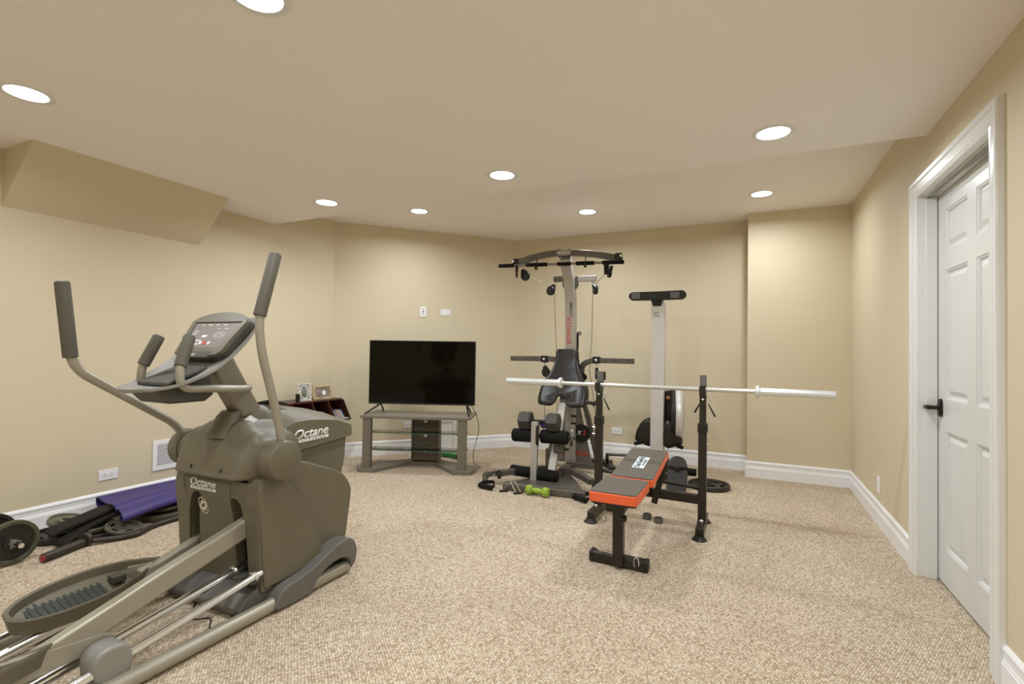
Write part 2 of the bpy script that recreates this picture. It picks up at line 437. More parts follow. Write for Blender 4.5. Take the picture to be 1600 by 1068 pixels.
hm.cyl((SX - .012, hy, hz), (SX - .055, hy, hz), .011)
hm.tube(fillet([(SX - .048, hy - .005, hz), (SX - .055, hy + .02, hz), (SX - .052, hy + .075, hz - .004), (SX - .045, hy + .105, hz - .002)], .02), [.012] * 3 + [.011] * 4 + [.010] * 4 + [.009] * 3, 12)
hm.build('door_handle', BRONZE, door, label='dark bronze lever door handle')

# ------------------------------------------------------------------ recessed lamps
def downlight(x, y, z, lab, grp=None):
    t = thing('recessed_light', lab, 'ceiling light', (x, y, z), group=grp)
    m = MB(); m.lathe([(LR - .006, .004), (LR - .004, -.002), (LR + .012, -.004), (LR + .020, -.002), (LR + .021, .0003), (LR - .006, .004)], (0, 0, 0), cap=False); m.build('trim_ring', TRIM, t)
    m = MB(); n = 28
    m.loft([[(r * cos(2 * pi * k / n), r * sin(2 * pi * k / n), h) for k in range(n)] for r, h in ((LR - .003, .001), (LR - .006, .06), (.06, .10))], cap=False)
    m.build('reflector_can', TRIM, t)
    m = MB().lathe([(.001, .006), (.05, .008), (.070, .014), (.076, .024), (.070, .05), (.001, .055)]); m.build('lamp_bulb', LENS, t)
    ld = bpy.data.lights.new('downlight', 'AREA'); ld.shape = 'DISK'; ld.size = .13; ld.energy = LAMP_W; ld.color = LAMP_COL; ld.spread = radians(165)
    lo = link(bpy.data.objects.new('downlight', ld)); lo.location = (x, y, z - .006)
labs = ['recessed ceiling light at the far left edge of the photo, nearest the left wall',
        'recessed ceiling light cut off by the top edge of the photo',
        'recessed ceiling light just outside the top right of the photo',
        'recessed ceiling light in front of the ceiling step, near the left wall',
        'recessed ceiling light near the middle of the room, in front of the ceiling step',
        'brightest recessed ceiling light, closest to the door, in front of the ceiling step',
        'recessed ceiling light behind the camera near the left wall', 'recessed ceiling light behind the camera in the middle',
        'recessed ceiling light behind the camera near the right wall']
for (x, y), l in zip(LOW, labs): downlight(x, y, ZN, l, 'recessed ceiling lights')
for (x, y), l in zip(HIGH, ['small recessed ceiling light above the television in the raised ceiling',
                            'small recessed ceiling light above the cable gym in the raised ceiling',
                            'recessed ceiling light by the projecting wall at right in the raised ceiling']):
    downlight(x, y, ZF, l, 'recessed ceiling lights')

# ------------------------------------------------------------------ wall plates and vent
def wallplate(name, lab, cat, o, xd, w, h, kind):
    """o = centre on the wall, xd = direction to the right seen from the room"""
    xd = Vector(xd).normalized(); n = xd.cross(Vector((0, 0, 1)))   # towards the room
    M = frame(o, xd, (0, 0, 1))
    t = thing(name, lab, cat, o, world=True)
    b = MB().prism([(-w / 2, -h / 2), (w / 2, -h / 2), (w / 2, h / 2), (-w / 2, h / 2)], 'z', 0, .006).mat4(M); b.build('cover_plate', PLATE, t, bev=.002)
    if kind == 'duplex':
        hor = w > h
        for k in (-1, 1):
            r = MB(); s = MB()
            cx, cy = (k * .020, 0) if hor else (0, k * .020)
            r.prism(ell(cx, cy, .0155, .0155, 16), 'z', .004, .0085)
            for q in (-.006, .006):
                x0, y0 = (cx, cy + q) if hor else (cx + q, cy)
                if hor: s.bb((cx - .008, cy + q - .0012, .0083), (cx + .002, cy + q + .0012, .0090))
                else: s.bb((cx + q - .0012, cy - .002, .0083), (cx + q + .0012, cy + .008, .0090))
            s.prism(ell(cx + (.008 if hor else 0), cy - (0 if hor else .008), .0025, .0025, 8), 'z', .0083, .009)
            rc = r.mat4(M).build('receptacle', PLATE, t); s.mat4(M).build('slot', SLOTD, rc)
    if kind == 'jack':
        for cy, r_ in ((.030, .006), (0, .009), (-.030, .006)): MB().prism(ell(0, cy, r_, r_, 12), 'z', .0055, .0075).mat4(M).build('jack', SLOTD, t)
    if kind == 'blank':
        s = MB().prism([(-w * .24, -h * .28), (w * .24, -h * .28), (w * .24, h * .28), (-w * .24, h * .28)], 'z', .005, .008); s.mat4(M).build('insert', PLATE, t, bev=.001)
    return t
def onA(s, z): return Vector((XA, YB, z)) + dv * s - nv * 0.0005
wallplate('power_outlet', 'white horizontal power outlet low on the left wall beside the return vent', 'power outlet', (XL + .0005, 1.976, .272), (0, 1, 0), .118, .072, 'duplex')
wallplate('power_outlet', 'white horizontal power outlet low on the back wall between the gym and the rower', 'power outlet', (-1.331, YB - .0005, .293), (1, 0, 0), .118, .072, 'duplex')
wallplate('power_outlet', 'small white outlet plate low on the right wall beside the door', 'power outlet', (XR - .0005, 4.31, .275), (0, -1, 0), .072, .115, 'blank')
wallplate('cable_jack_plate', 'white vertical wall plate with three jacks above the television', 'wall plate', onA(-1.187, 1.617), dv, .072, .118, 'jack')
wallplate('power_outlet', 'white horizontal wall plate above the television, right of the jack plate', 'wall plate', onA(-.922, 1.619), dv, .118, .072, 'blank')
wallplate('power_outlet', 'white horizontal outlet low behind the television stand', 'power outlet', onA(-1.33, .325), dv, .118, .072, 'duplex')
# framed access panel behind the stand
t = thing('access_panel', 'white framed access panel on the wall behind the television stand', 'access panel', onA(-.89, .03), world=True)
M = frame(onA(-.89, .205), dv, (0, 0, 1))
MB().prism([(-.105, -.19), (.105, -.19), (.105, .17), (-.105, .17)], 'z', .016, .03).mat4(M).build('panel_board', PLATE, t, bev=.002)
MB().prism([(-.105, -.19), (.105, -.19), (.105, .17), (-.105, .17)], 'z', .03, .044, [[(-.075, -.16), (.075, -.16), (.075, .14), (-.075, .14)]]).mat4(M).build('panel_frame', PLATE, t, bev=.002)
# return air vent
t = thing('return_vent', 'white louvred return air vent on the left wall', 'air vent', (XL + .0005, 2.43, .34), world=True)
y0, y1, z0, z1 = 2.262, 2.60, .232, .456
MB().prism([(y0, z0), (y1, z0), (y1, z1), (y0, z1)], 'x', XL + .0005, XL + .010, [[(y0 + .03, z0 + .03), ((y0 + y1) / 2 - .008, z0 + .03), ((y0 + y1) / 2 - .008, z1 - .03), (y0 + .03, z1 - .03)], [((y0 + y1) / 2 + .008, z0 + .03), (y1 - .03, z0 + .03), (y1 - .03, z1 - .03), ((y0 + y1) / 2 + .008, z1 - .03)]]).build('vent_frame', PLATE, t, bev=.0015)
s = MB()
for k in range(13):
    z = z0 + .036 + k * .0127
    s.box((XL + .005, (y0 + y1) / 2, z), (.004, y1 - y0 - .06, .0072))
s.build('louvre', PLATE, t)
MB().bb((XL + .0003, y0 + .02, z0 + .02), (XL + .0015, y1 - .02, z1 - .02)).build('vent_backing', SLOTD, t)

# ------------------------------------------------------------------ elliptical trainer (local frame: y away from the user, x right)
el = thing('elliptical_trainer', 'large grey elliptical trainer with two tall swing handles and a tilted console', 'elliptical trainer', (-2.23, 1.6, 0))
def side_prism(pts, w, a=None, n=4): return MB().prism(pts, 'x', -w if a is None else a, w)
# base shroud
b = MB().prism([(-.14, .015), (-.155, .05), (-.12, .090), (-.06, .110), (.10, .14), (.46, .14), (.50, .08), (.48, .02)], 'x', -.275, .275); b.build('base_cover', OCTB, el, bev=.012, seg=3)
# wheel housing
hp = sm2([(.02, .10), (.0, .30), (-.04, .56), (.0, .62), (.12, .637), (.19, .625), (.30, .583), (.41, .535), (.47, .49), (.508, .43), (.512, .38), (.497, .28), (.478, .16), (.455, .10)], 4)
MB().prism(hp, 'x', -.275, .275).build('wheel_housing', OCT, el, bev=.022, seg=4, ang=50)
fp = sm2([(-.045, .10), (-.060, .30), (-.085, .50), (-.07, .60)], 4) + sm2([(0.0, .615), (.07, .56), (.15, .455), (.222, .33), (.275, .21), (.30, .115)], 4)
for k in (-1, 1):
    MB().prism(fp, 'x', k * .20, k * .304).build('rear_fairing', OCT, el, bev=.016, seg=3, ang=50)
# slotted rear panel
def slot(k): return [(k * x, z) for x, z in sm2([(.125, .10), (.125, .25), (.122, .38), (.106, .455), (.108, .485), (.135, .492), (.168, .475), (.190, .41), (.203, .30), (.208, .10)], 3)]
rp = MB().prism([(-.292, .09), (.292, .09), (.285, .50), (.27, .575), (-.27, .575), (-.285, .50)], 'y', -.052, .0, [slot(1), slot(-1)])
rp.xf(lambda x, y, z: (x, y - (z - .09) * .075, z)).build('rear_panel', OCT, el, bev=.004, ang=40)
MB().bb((-.26, .002, .10), (.26, .006, .52)).xf(lambda x, y, z: (x, y - (z - .09) * .07, z)).build('slot_shade_plate', SLOTD, el)  # added black plate, paints the shade inside the slots over the grey housing
sc = MB()
sc.tube([(-.215, -.088, .50), (-.215, -.094, .563), (.118, -.094, .563), (.118, -.088, .50)], .0012, 5)
sc.build('panel_seam', SLOTD, el)
# shoulders carrying the handle hubs
def lerp(a, tab):
    for (u0, v0), (u1, v1) in zip(tab, tab[1:]):
        if a <= u1:
            t = max(0, (a - u0) / (u1 - u0)); t = t * t * (3 - 2 * t); return v0 + (v1 - v0) * t
    return tab[-1][1]
rings = []
for i in range(41):
    x = -.285 + .57 * i / 40; a = abs(x)
    top = lerp(a, [(0, .850), (.10, .832), (.20, .782), (.27, .758), (.30, .757)]); bot = lerp(a, [(0, .590), (.22, .590), (.30, .588)])
    yf = lerp(a, [(0, .26), (.18, .22), (.26, .12), (.30, .088)]); yb = lerp(a, [(0, -.138), (.20, -.136), (.26, -.115), (.30, -.088)])
    P = [(yf, (top + bot) / 2), (yf * .8, top - .02), (.045, top), (-.045, top * .62 + .300), (yb + .034, top * .25 + .515), (yb, .622), (yb + .010, bot), (.05, bot)]
    P = P + P[:1]; CP_ = P[-2:-1] + P + P[1:2]; sec = []
    for q in range(8):
        A, B_, C_, D_ = [Vector((*c, 0)) for c in CP_[q:q + 4]]
        for k in range(5):
            t = k / 5; v = 0.5 * ((2 * B_) + (C_ - A) * t + (2 * A - 5 * B_ + 4 * C_ - D_) * t * t + (3 * B_ - A - 3 * C_ + D_) * t ** 3); sec.append((v.x, v.y))
    w = lerp(a, [(0.205, 0), (.285, 1.0)]) if a > .205 else 0
    r = []
    for k, (yy, zz) in enumerate(sec):
        q = 2 * pi * k / 40; cy_, cz_ = .086 * cos(q), .672 + .086 * sin(q)
        r.append((x, yy * (1 - w) + cy_ * w, zz * (1 - w) + cz_ * w))
    rings.append(r)
MB().loft(rings).build('shoulder_cover', OCT, el, ang=60)
for k in (-1, 1):
    for zz in (0,):
        MB().prism(ell(0, 0, .0045, .012, 10), 'z', -.004, .0015).mat4(frame((k * .105 + .01, -.1375, .625), (1, 0, -.5), (0.5, 0, 1))).build('screw_recess', SLOTD, el)
# hood over the flywheel
def hood_pt(t, u):      # t along y, u across -1..1
    x = .172 * u; yend = .690 - .080 * u * u; y = .03 + (yend - .03) * t
    def L(tab, v):
        for (a, b), (c, d) in zip(tab, tab[1:]):
            if v <= c: return b + (d - b) * max(0, (v - a)) / (c - a)
        return tab[-1][1]
    zc = L([(0.0, .86), (.12, .893), (.20, .886), (.30, .868), (.42, .845), (.55, .808), (.65, .770), (.70, .745)], y)
    zs = L([(0.0, .72), (.13, .770), (.21, .803), (.30, .806), (.40, .797), (.50, .781), (.58, .752), (.62, .738)], y * 1.0)
    return (x, y, zs + (zc - zs) * (1 - abs(u) ** 1.6))
NU, NT = 20, 28; rings = []
for i in range(NT + 1):
    t = i / NT; r = [hood_pt(t, -1 + 2 * j / NU) for j in range(NU + 1)]
    def lip(y): return .645 + .040 * min(1, max(0, y / .62)) 
    z0 = lip(r[-1][1]); r = [(-.176, r[0][1], z0)] + r + [(.176, r[-1][1], z0)]; rings.append(r)
MB().loft(rings).build('hood', OCT, el, ang=40, bev=0)
MB().prism(sm2([(.06, .50), (.06, .70), (.40, .70), (.595, .69)], 3) + [(.585, .55), (.545, .40), (.45, .38)], 'x', -.155, .155).build('flywheel_cover', OCT, el, bev=.015, seg=3)
# collar at the mast foot, tray and sticker
MB().loft([[(.062 * cos(t) * k + 0, -.055 + .062 * sin(t) * k * .8 + dy, z) for t in [2 * pi * q / 20 for q in range(20)]] for z, k, dy in ((.76, 1.25, 0), (.80, 1.05, .01), (.85, .95, .03), (.875, .85, .05))]).build('mast_collar', OCT, el)
MB().tube([(-.03, .15, .892), (.03, .19, .902), (.06, .26, .888)], [.008, .014, .004], 8).build('tray_flap', BLACKP, el)
MB().prism([(-.03, -.018), (.03, -.018), (.03, .018), (-.03, .018)], 'z', 0, .001).mat4(frame((.10, .02, .835), (1, 0, -.3), (0, .8, .5))).build('instruction_sticker', WHITEP, el)
# mast
MB().rect([(0, .085, .83), (0, -.02, 1.00), (0, -.115, 1.16)], .085, .115, up=(0, 1, .6)).build('mast', OCTT, el, bev=.018, seg=3)
# console head
CO = Vector((0, -.120, 1.232)); CW = Vector((0, .595, .803)); CN = Vector((0, -.803, .595)); CX = Vector((1, 0, 0)); CM = frame(CO, CX, CW)
outl = sm2([(-.150, -.115), (-.172, -.03), (-.192, .055), (-.19, .085), (-.13, .118), (0, .135), (.13, .118), (.19, .085), (.192, .055), (.172, -.03), (.150, -.115), (.0, -.122)], 3)
MB().prism(outl, 'z', -.045, .0).mat4(CM).build('console_shell', OCTD, el, bev=.012, seg=3, ang=50)
MB().prism(outl, 'z', -.006, .010, [[(-.168, .072), (-.128, -.075), (.128, -.075), (.168, .072)]]).mat4(CM @ Matrix.Scale(.985, 4)).build('console_bezel', OCT, el, bev=.004, ang=50)
disp = MB().prism([(-.170, .074), (-.130, -.077), (.130, -.077), (.170, .074)], 'z', -.002, .003).mat4(CM).build('display', mat('console_display', (.27, .245, .235), .22), el)
def cpt(u, w, h=.0035): return CO + CX * u + CW * w + CN * h
for u, w, r_ in [(-.085, -.035, .006), (-.065, -.035, .006), (-.045, -.035, .006), (-.092, -.055, .006), (-.072, -.055, .006), (-.052, -.055, .006), (-.028, -.048, .009), (.030, -.048, .009)]:
    MB().prism(ell(u, w, r_, r_, 12), 'z', .003, .005).mat4(CM).build('button', WHITEP, disp)
MB().prism(ell(0.001, -.048, .010, .010, 14), 'z', .003, .005).mat4(CM).build('stop_button', RED, disp, label='red stop button')
g = MB()
for (u, w, a, b) in [(-.10, .058, .018, .004), (-.05, .058, .026, .004), (0, .058, .020, .004), (.055, .058, .026, .004), (.03, .036, .014, .003), (.08, .036, .03, .003),
                     (-.115, .022, .022, .003), (-.118, .012, .022, .003), (-.121, .002, .022, .003), (-.124, -.008, .022, .003), (-.127, -.018, .022, .003)]:
    g.prism([(u - a / 2, w - b / 2), (u + a / 2, w - b / 2), (u + a / 2, w + b / 2), (u - a / 2, w + b / 2)], 'z', .003, .0036)
g.prism([(-.055, -.014), (-.02, -.014), (-.018, -.002), (-.053, -.002)], 'z', .003, .0036)
g.mat4(CM).build('display_print', WHITEP, disp)
g = MB()
g.tube([cpt(*p) for p in ell(.062, -.002, .036, .020, 24)], .0008, 5, closed=True); g.tube([cpt(*p) for p in ell(.062, -.002, .024, .012, 20)], .0014, 5, closed=True)
g.tube([cpt(.050, -.006), cpt(.074, .004)], .0022, 5); g.build('dial_print', WHITEP, disp)
MB().prism([(-.10, -.135), (.10, -.135), (.115, -.098), (-.115, -.098)], 'z', -.01, .012).mat4(CM).build('lower_ledge', OCTD, el, bev=.005)
MB().prism([(-.018, -.130), (.018, -.130), (.018, -.112), (-.018, -.112)], 'z', .010, .014).mat4(CM).build('reading_rack_clip', OCTS, el)
# teardrop tray shroud
cl = bez([(0, -.47, 1.005), (0, -.36, 1.012), (0, -.26, 1.045), (0, -.16, 1.110), (0, -.06, 1.215), (0, .005, 1.315)], 6); n = len(cl); rings = []
for i, c in enumerate(cl):
    t = i / (n - 1); w = .085 + .115 * sin(min(1, t * 1.9) * pi / 2) ** .8 if t < .55 else .197 + .010 * sin((t - .55) / .45 * pi)
    if i == 0: w = .03
    if i == 1: w = .075
    tg = (cl[min(i + 1, n - 1)] - cl[max(i - 1, 0)]).normalized(); up = Vector((1, 0, 0)).cross(tg)
    rings.append([c + Vector((w * u, 0, 0)) + up * (.022 * min(1, t * 3) * (abs(u) ** 3) + q) for u, q in ((-1, 0), (-.8, 0), (-.4, 0), (0, 0), (.4, 0), (.8, 0), (1, 0), (1, -.010), (.8, -.014), (0, -.016), (-.8, -.014), (-1, -.010))])
MB().loft(rings).build('tray_shroud', mat('satin_silver_plastic', (.25, .24, .215), .6), el, ang=50)
MB().prism([(-.37, 1.012), (-.20, 1.075), (-.20, 1.098), (-.29, 1.060), (-.37, 1.030)], 'x', -.105, .105).build('bottle_tray', OCTD, el, bev=.008)
MB().prism([(-.41, 1.000), (-.355, .942), (-.205, .942), (-.165, .970), (-.185, 1.065), (-.25, 1.035), (-.3, 1.015)], 'x', -.105, .105).build('tray_underside', OCTD, el, bev=.012, seg=3)
# static hand grips
for k in (-1, 1):

    pts = fillet([(k * .045, .045, .985), (k * .125, -.02, .985), (k * .150, -.20, .998), (k * .140, -.335, 1.005), (k * .130, -.335, 1.10), (k * .108, -.285, 1.215)], .055, 6)
    hh = MB().tube(pts, .0165, 14).build('fixed_handle', OCTM, el)
    a, c = Vector((k * .129, -.332, 1.095)), Vector((k * .106, -.281, 1.225)); dd = (c - a)
    MB().tube([a, a + dd * .02, a + dd * .5, a + dd * .93, a + dd * .985, c], [.021, .0235, .0235, .0235, .020, .012], 16).build('grip', FOAM, hh)
# swing handles
def swing(k, pts, g0, g1, nm):
    hb = MB(); x0, x1 = k * .290, k * .36
    hb.lathe([(.070, -.004), (.089, .0), (.090, .066), (.086, .074), (.074, .080), (.001, .082)], (x0, 0, .672), (k, 0, 0), 32)
    hub = hb.build('handle_hub', OCTS if False else OCT, el)
    a = MB().tube(fillet(pts, .075, 8), .0185, 16).build('swing_handle', OCTM, hub)
    g0, g1 = Vector(g0), Vector(g1); dd = g1 - g0
    MB().tube([g0, g0 + dd * .01, g0 + dd * .96, g0 + dd * .985, g1], [.024, .0265, .0265, .023, .012], 18).build('grip', FOAM, a)
swing(1, [(.325, .02, .70), (.322, -.015, .86), (.320, -.105, 1.16), (.313, -.118, 1.30), (.325, -.048, 1.60)], (.3135, -.114, 1.315), (.325, -.048, 1.600), 'R')
swing(-1, [(-.325, -.01, .69), (-.328, -.070, .795), (-.345, -.49, 1.080), (-.34, -.535, 1.44)], (-.3445, -.496, 1.125), (-.340, -.535, 1.445), 'L')
# base frame
for k in (-1, 1):
    MB().tube([(k * .318, -1.02, .033), (k * .318, .44, .033)], .030, 16).build('frame_rail', OCTM, el)
    top = sm2([(-.035, .03), (.0, .085), (.06, .105), (.15, .118), (.24, .150), (.33, .182), (.41, .192), (.455, .165), (.475, .11), (.465, .05)], 4)
    low = sm2([(.435, .028), (.425, .075), (.38, .102), (.32, .105), (.25, .085), (.195, .045), (.18, .012)], 4)
    MB().prism(top + low + [(.08, .008), (-.02, .012)], 'x', k * .262, k * .356).build('foot_fairing', OCTB, el, bev=.016, seg=3, ang=50)
MB().tube([(-.40, -1.02, .034), (.40, -1.02, .034)], .034, 16).build('rear_crossbar', OCTT, el)
rl = {}
for k in (-1, 1):
    for xx in (.150, .276):
        r = MB().tube([(k * xx, -.02, .182), (k * xx, -.94, -.012 + .06)], .0185, 18).build('roller_rail', CHROME, el)
        MB().lathe([(.018, 0), (.025, 0), (.027, .006), (.025, .014), (.018, .014)], (k * xx, -.075, .175), (0, -1, -.2), 20, cap=False).build('rail_collar', CHROME, r)
    MB().bb((k * .13, -.11, .150), (k * .296, -.03, .160)).build('rail_bridge', OCTD, el)
# pedal arms, pedals and rollers
def pedal(k, y1, z1, ys, zs, nm):
    x = k * .176
    zo = z1
    pts = bez([(x, ys + .10, zs + .05), (x, ys, zs), (x, (ys + y1) / 2 + .02, (zs + z1) / 2 - .004), (x, y1 + .02, z1 - .018), (x, y1 - .07, z1 - .030)], 5)
    arm = MB().rect(pts, .050, .085).build('pedal_arm', OCTM, el, bev=.012, seg=3)
    # tray: foot shaped dish; px (x), py (y back from the nose)
    cx = k * .195
    o = [(cx + a, y1 - b_) for a, b_ in sm2([(0, -.03), (.030, .02), (.062, .09), (.086, .18), (.093, .27), (.086, .37), (.062, .45), (.028, .493), (0, .500), (-.028, .493), (-.062, .45), (-.086, .37), (-.093, .27), (-.086, .18), (-.062, .09), (-.030, .02)], 3)]
    n = len(o)
    def ring(f, z, dz):
        c = Vector((cx, y1 - .25)); return [(c.x + (p[0] - c.x) * f, c.y + (p[1] - c.y) * (1 - (1 - f) * .45), z1 + z + dz * (y1 - p[1]) + k * (p[0] - c.x) * .30) for p in o]
    m = MB(); m.loft([ring(.55, -.040, -.05), ring(.88, -.034, -.05), ring(.98, .010, -.05), ring(1.02, .022, -.05), ring(.98, .028, -.05), ring(.86, .024, -.05), ring(.80, -.006, -.05), ring(.55, -.010, -.05)])
    ped = m.build('foot_pedal', OCT, el, ang=45)
    rb = MB()
    for q in range(22):
        yy = y1 - .20 - q * .011; hw_ = .070 * min(1, (.50 - (y1 - yy)) / .13); rb.bb((cx - hw_, yy - .0056, z1 - .016 - .05 * (y1 - yy)), (cx + hw_, yy + .0056, z1 - (.0045 if q % 2 else .002) - .05 * (y1 - yy)))
    rb.xf(lambda x, y, z: (x, y, z + k * (x - cx) * .30)).build('tread', mat('green_black_rubber', (.030, .034, .028), .5), ped)['kind'] = 'stuff'
    MB().bb((cx - .02, y1 - .17, z1 - .012), (cx + .03, y1 - .12, z1 + .018)).build('pedal_stop', OCTD, ped, bev=.004)
    # roller bracket
    ry = y1 + .155; rz = z1 - .085; s0 = k * .212
    MB().prism([(y1 - .1, z1 - .06), (ry + .02, rz + .03), (ry + .05, rz + .055), (ry + .02, rz + .075), (y1 - .1, z1 + .03)], 'x', k * .190, k * .206).build('roller_bracket', OCTM, el, bev=.003)
    MB().prism(sm2([(ry - .058, rz - .03), (ry - .060, rz + .03), (ry - .03, rz + .062), (ry + .03, rz + .060), (ry + .058, rz + .02), (ry + .055, rz - .035), (ry + .02, rz - .062), (ry - .03, rz - .060)], 3), 'x', k * .205, k * .300).build('roller_cover', OCTS, el, bev=.014, seg=3, ang=50)
    MB().cyl((k * .15, ry, rz - .012), (k * .276, ry, rz - .012), .026, seg=20).build('roller', BLACKP, el)
pedal(1, -.780, .182, -.06, .365, 'R')
pedal(-1, -.232, .188, .06, .245, 'L')
# lettering: name on the rear panel and on both sides of the hood
def octane(o, xd, yd, w, sx=1):
    n = frame(o, xd, yd).to_3x3() @ Vector((0, 0, 1)); o = Vector(o); xd = Vector(xd).normalized(); yd = Vector(yd).normalized()
    text('Octane', w, WHITEP, el, o, xd, yd, shear=.28, bold=.019, h=w * .21)
    bar = MB().prism([(-w * .5, -w * .035), (w * .5, -w * .035), (w * .5, w * .035), (-w * .5, w * .035)], 'z', 0, .0015).mat4(frame(o - yd * w * .155, xd, yd)).build('name_bar', WHITEP, el)
    text('FITNESS', w * .82, OCTDK, el, o - yd * w * .155 + n * .0008, xd, yd, h=w * .042, name='small_lettering')
OCTDK = OCT
def rearpt(x, z): return Vector((x, -.052 - (z - .09) * .075 - .0006, z))
octane(rearpt(-.082, .540), (1, 0, 0), (0, -.075, 1), .185)
octane((.1768, .318, .742), (0, 1, .02), (0, 0, 1), .225)
octane((-.1768, .305, .742), (0, -1, .02), (0, 0, 1), .235)
EM = frame(rearpt(-.085, .432), (1, 0, 0), (0, -.075, 1)) 
m = MB(); m.prism(ell(0, 0, .044, .027, 30, rot=radians(-50)), 'z', 0, .0015, [ell(0, 0, .040, .023, 30, rot=radians(-50))]); m.mat4(EM).build('emblem_ring', CREAMP, el)
m = MB(); m.prism([(-.028, -.014), (-.014, .024), (.028, .014), (.016, -.024)], 'z', 0, .0018, [ell(0, 0, .017, .009, 20, rot=radians(25))]); m.mat4(EM).build('emblem', CREAMP, el)
# thin power lead on the carpet below
MB().tube([p - Vector((-2.23, 1.6, 0)) for p in bez([(-2.03, 1.50, .05), (-1.99, 1.42, .006), (-2.02, 1.37, .004), (-2.10, 1.42, .004), (-2.17, 1.38, .005), (-2.30, 1.48, .004), (-2.42, 1.46, .004)], 6)], .0025, 6).build('power_lead', BLACKP, el)

# ------------------------------------------------------------------ television stand (local frame: front edge at y=0)
SR = radians(21.6)
st = thing('television_stand', 'taupe corner television stand with glass shelves and a centre tower of drawers', 'tv stand', (-2.85, 3.93, 0), SR)
MB().prism([(-.555, 0), (.505, 0), (.515, .02), (.515, .46), (-.555, .46)], 'z', .512, .540).build('stand_top', TAUPE, st, bev=.004)
MB().prism([(-.60, .06), (-.56, -.015), (-.40, -.02), (-.16, .33), (.10, .33), (.36, -.02), (.52, -.015), (.56, .06), (.56, .20), (.13, .46), (-.18, .46), (-.60, .20)], 'z', .0, .038).build('stand_base', TAUPE, st, bev=.004)
for x0, x1 in ((-.532, -.455), (.392, .475)):
    MB().bb((x0, .01, .036), (x1, .08, .514)).build('stand_post', TAUPED, st, bev=.003)
TX0, TX1 = -.140, .145
MB().bb((TX0, .34, .036), (TX0 + .018, .46, .514)).bb((TX1 - .018, .34, .036), (TX1, .46, .514)).bb((TX0, .44, .036), (TX1, .46, .514)).build('drawer_tower', TAUPED, st, bev=.001)
for k in range(3):
    z0 = .048 + k * .153
    dr = MB().bb((TX0 + .02, .352, z0), (TX1 - .02, .40, z0 + .149)).build('drawer', TAUPED, st, bev=.002)
    zc = .150 + k * .150
    MB().bb((TX0 + .022, .3505, z0 + .052), (TX1 - .022, .3525, z0 + .0545)).build('drawer_groove', SLOTD, dr)
    MB().prism(ell(.005, zc, .029, .029, 24), 'y', .349, .352).build('finger_hole', SLOTD, dr)
    MB().prism(ell(.005, zc + .002, .022, .022, 24), 'y', .3475, .350).build('hole_insert', PLATE, dr)
for z in (.188, .358):
    g = MB().prism([(-.434, .10), (.384, .10), (.46, .16), (.46, .32), (-.505, .32), (-.505, .16)], 'z', z, z + .006).build('glass_shelf', GLASS, st)
    MB().bb((-.434, .098, z), (.384, .100, z + .006)).build('glass_edge', GEDGE, g)
tv = thing('television', 'black flat screen television standing on the taupe stand', 'television', (-2.85, 3.93, 0), SR)
x0, x1, z0, z1, ty = -.545, .528, .632, 1.268, .20
MB().bb((x0, ty, z0), (x1, ty + .022, z1)).bb((x0 + .12, ty + .02, z0 + .05), (x1 - .12, ty + .055, z1 - .22)).build('tv_body', BEZEL, tv, bev=.003)
MB().bb((x0 + .008, ty - .0015, z0 + .018), (x1 - .008, ty + .002, z1 - .008)).build('tv_screen', SCREEN, tv)
for xx in (-.425, .445):
    s = MB(); s.rect(fillet([(xx, ty + .012, z0 + .008), (xx - .025 if xx < 0 else xx + .012, ty - .028, .612), ((xx - .11) if xx < 0 else xx + .045, ty - .13, .547)], .004, 2), .018, .012)
    s.rect([(xx, ty + .012, z0 + .008), (xx + (.005 if xx < 0 else .02), ty + .05, .60), (xx + (.0 if xx < 0 else .03), ty + .11, .547)], .014, .010); s.build('tv_leg', BEZEL, tv, bev=.002)
def S2W(x, y, z): return Vector((-2.85 + x * cos(SR) - y * sin(SR), 3.93 + x * sin(SR) + y * cos(SR), z))
MB().tube([Vector(p) for p in bez([(.47, .23, .66), (.500, .27, .60), (.535, .28, .53), (.56, .30, .40), (.53, .34, .26), (.50, .36, .15), (.51, .36, .03), (.58, .32, .005), (.545, .26, .005), (.50, .33, .012)], 6)], .0032, 6).build('power_cord', BLACKP, tv)
m = MB(); M = Matrix.Translation((-2.94, 4.70, 0)) @ Matrix.Rotation(radians(-12), 4, 'Z')
m.prism(sm2([(-.13, -.03), (-.08, -.052), (.02, -.03), (.10, -.035), (.135, 0), (.10, .035), (.02, .03), (-.08, .05), (-.13, .03)], 3), 'z', .004, .05).mat4(M)
g = thing('green_plastic_tool', 'small green plastic tool with a black knob on the carpet behind the stand', 'tool', (-2.94, 4.70, 0), world=True)
m.build('tool_body', GREENC, g, bev=.012, seg=3); MB().cyl((-2.84, 4.66, .03), (-2.80, 4.64, .045), .022).build('knob', BLACKP, g)

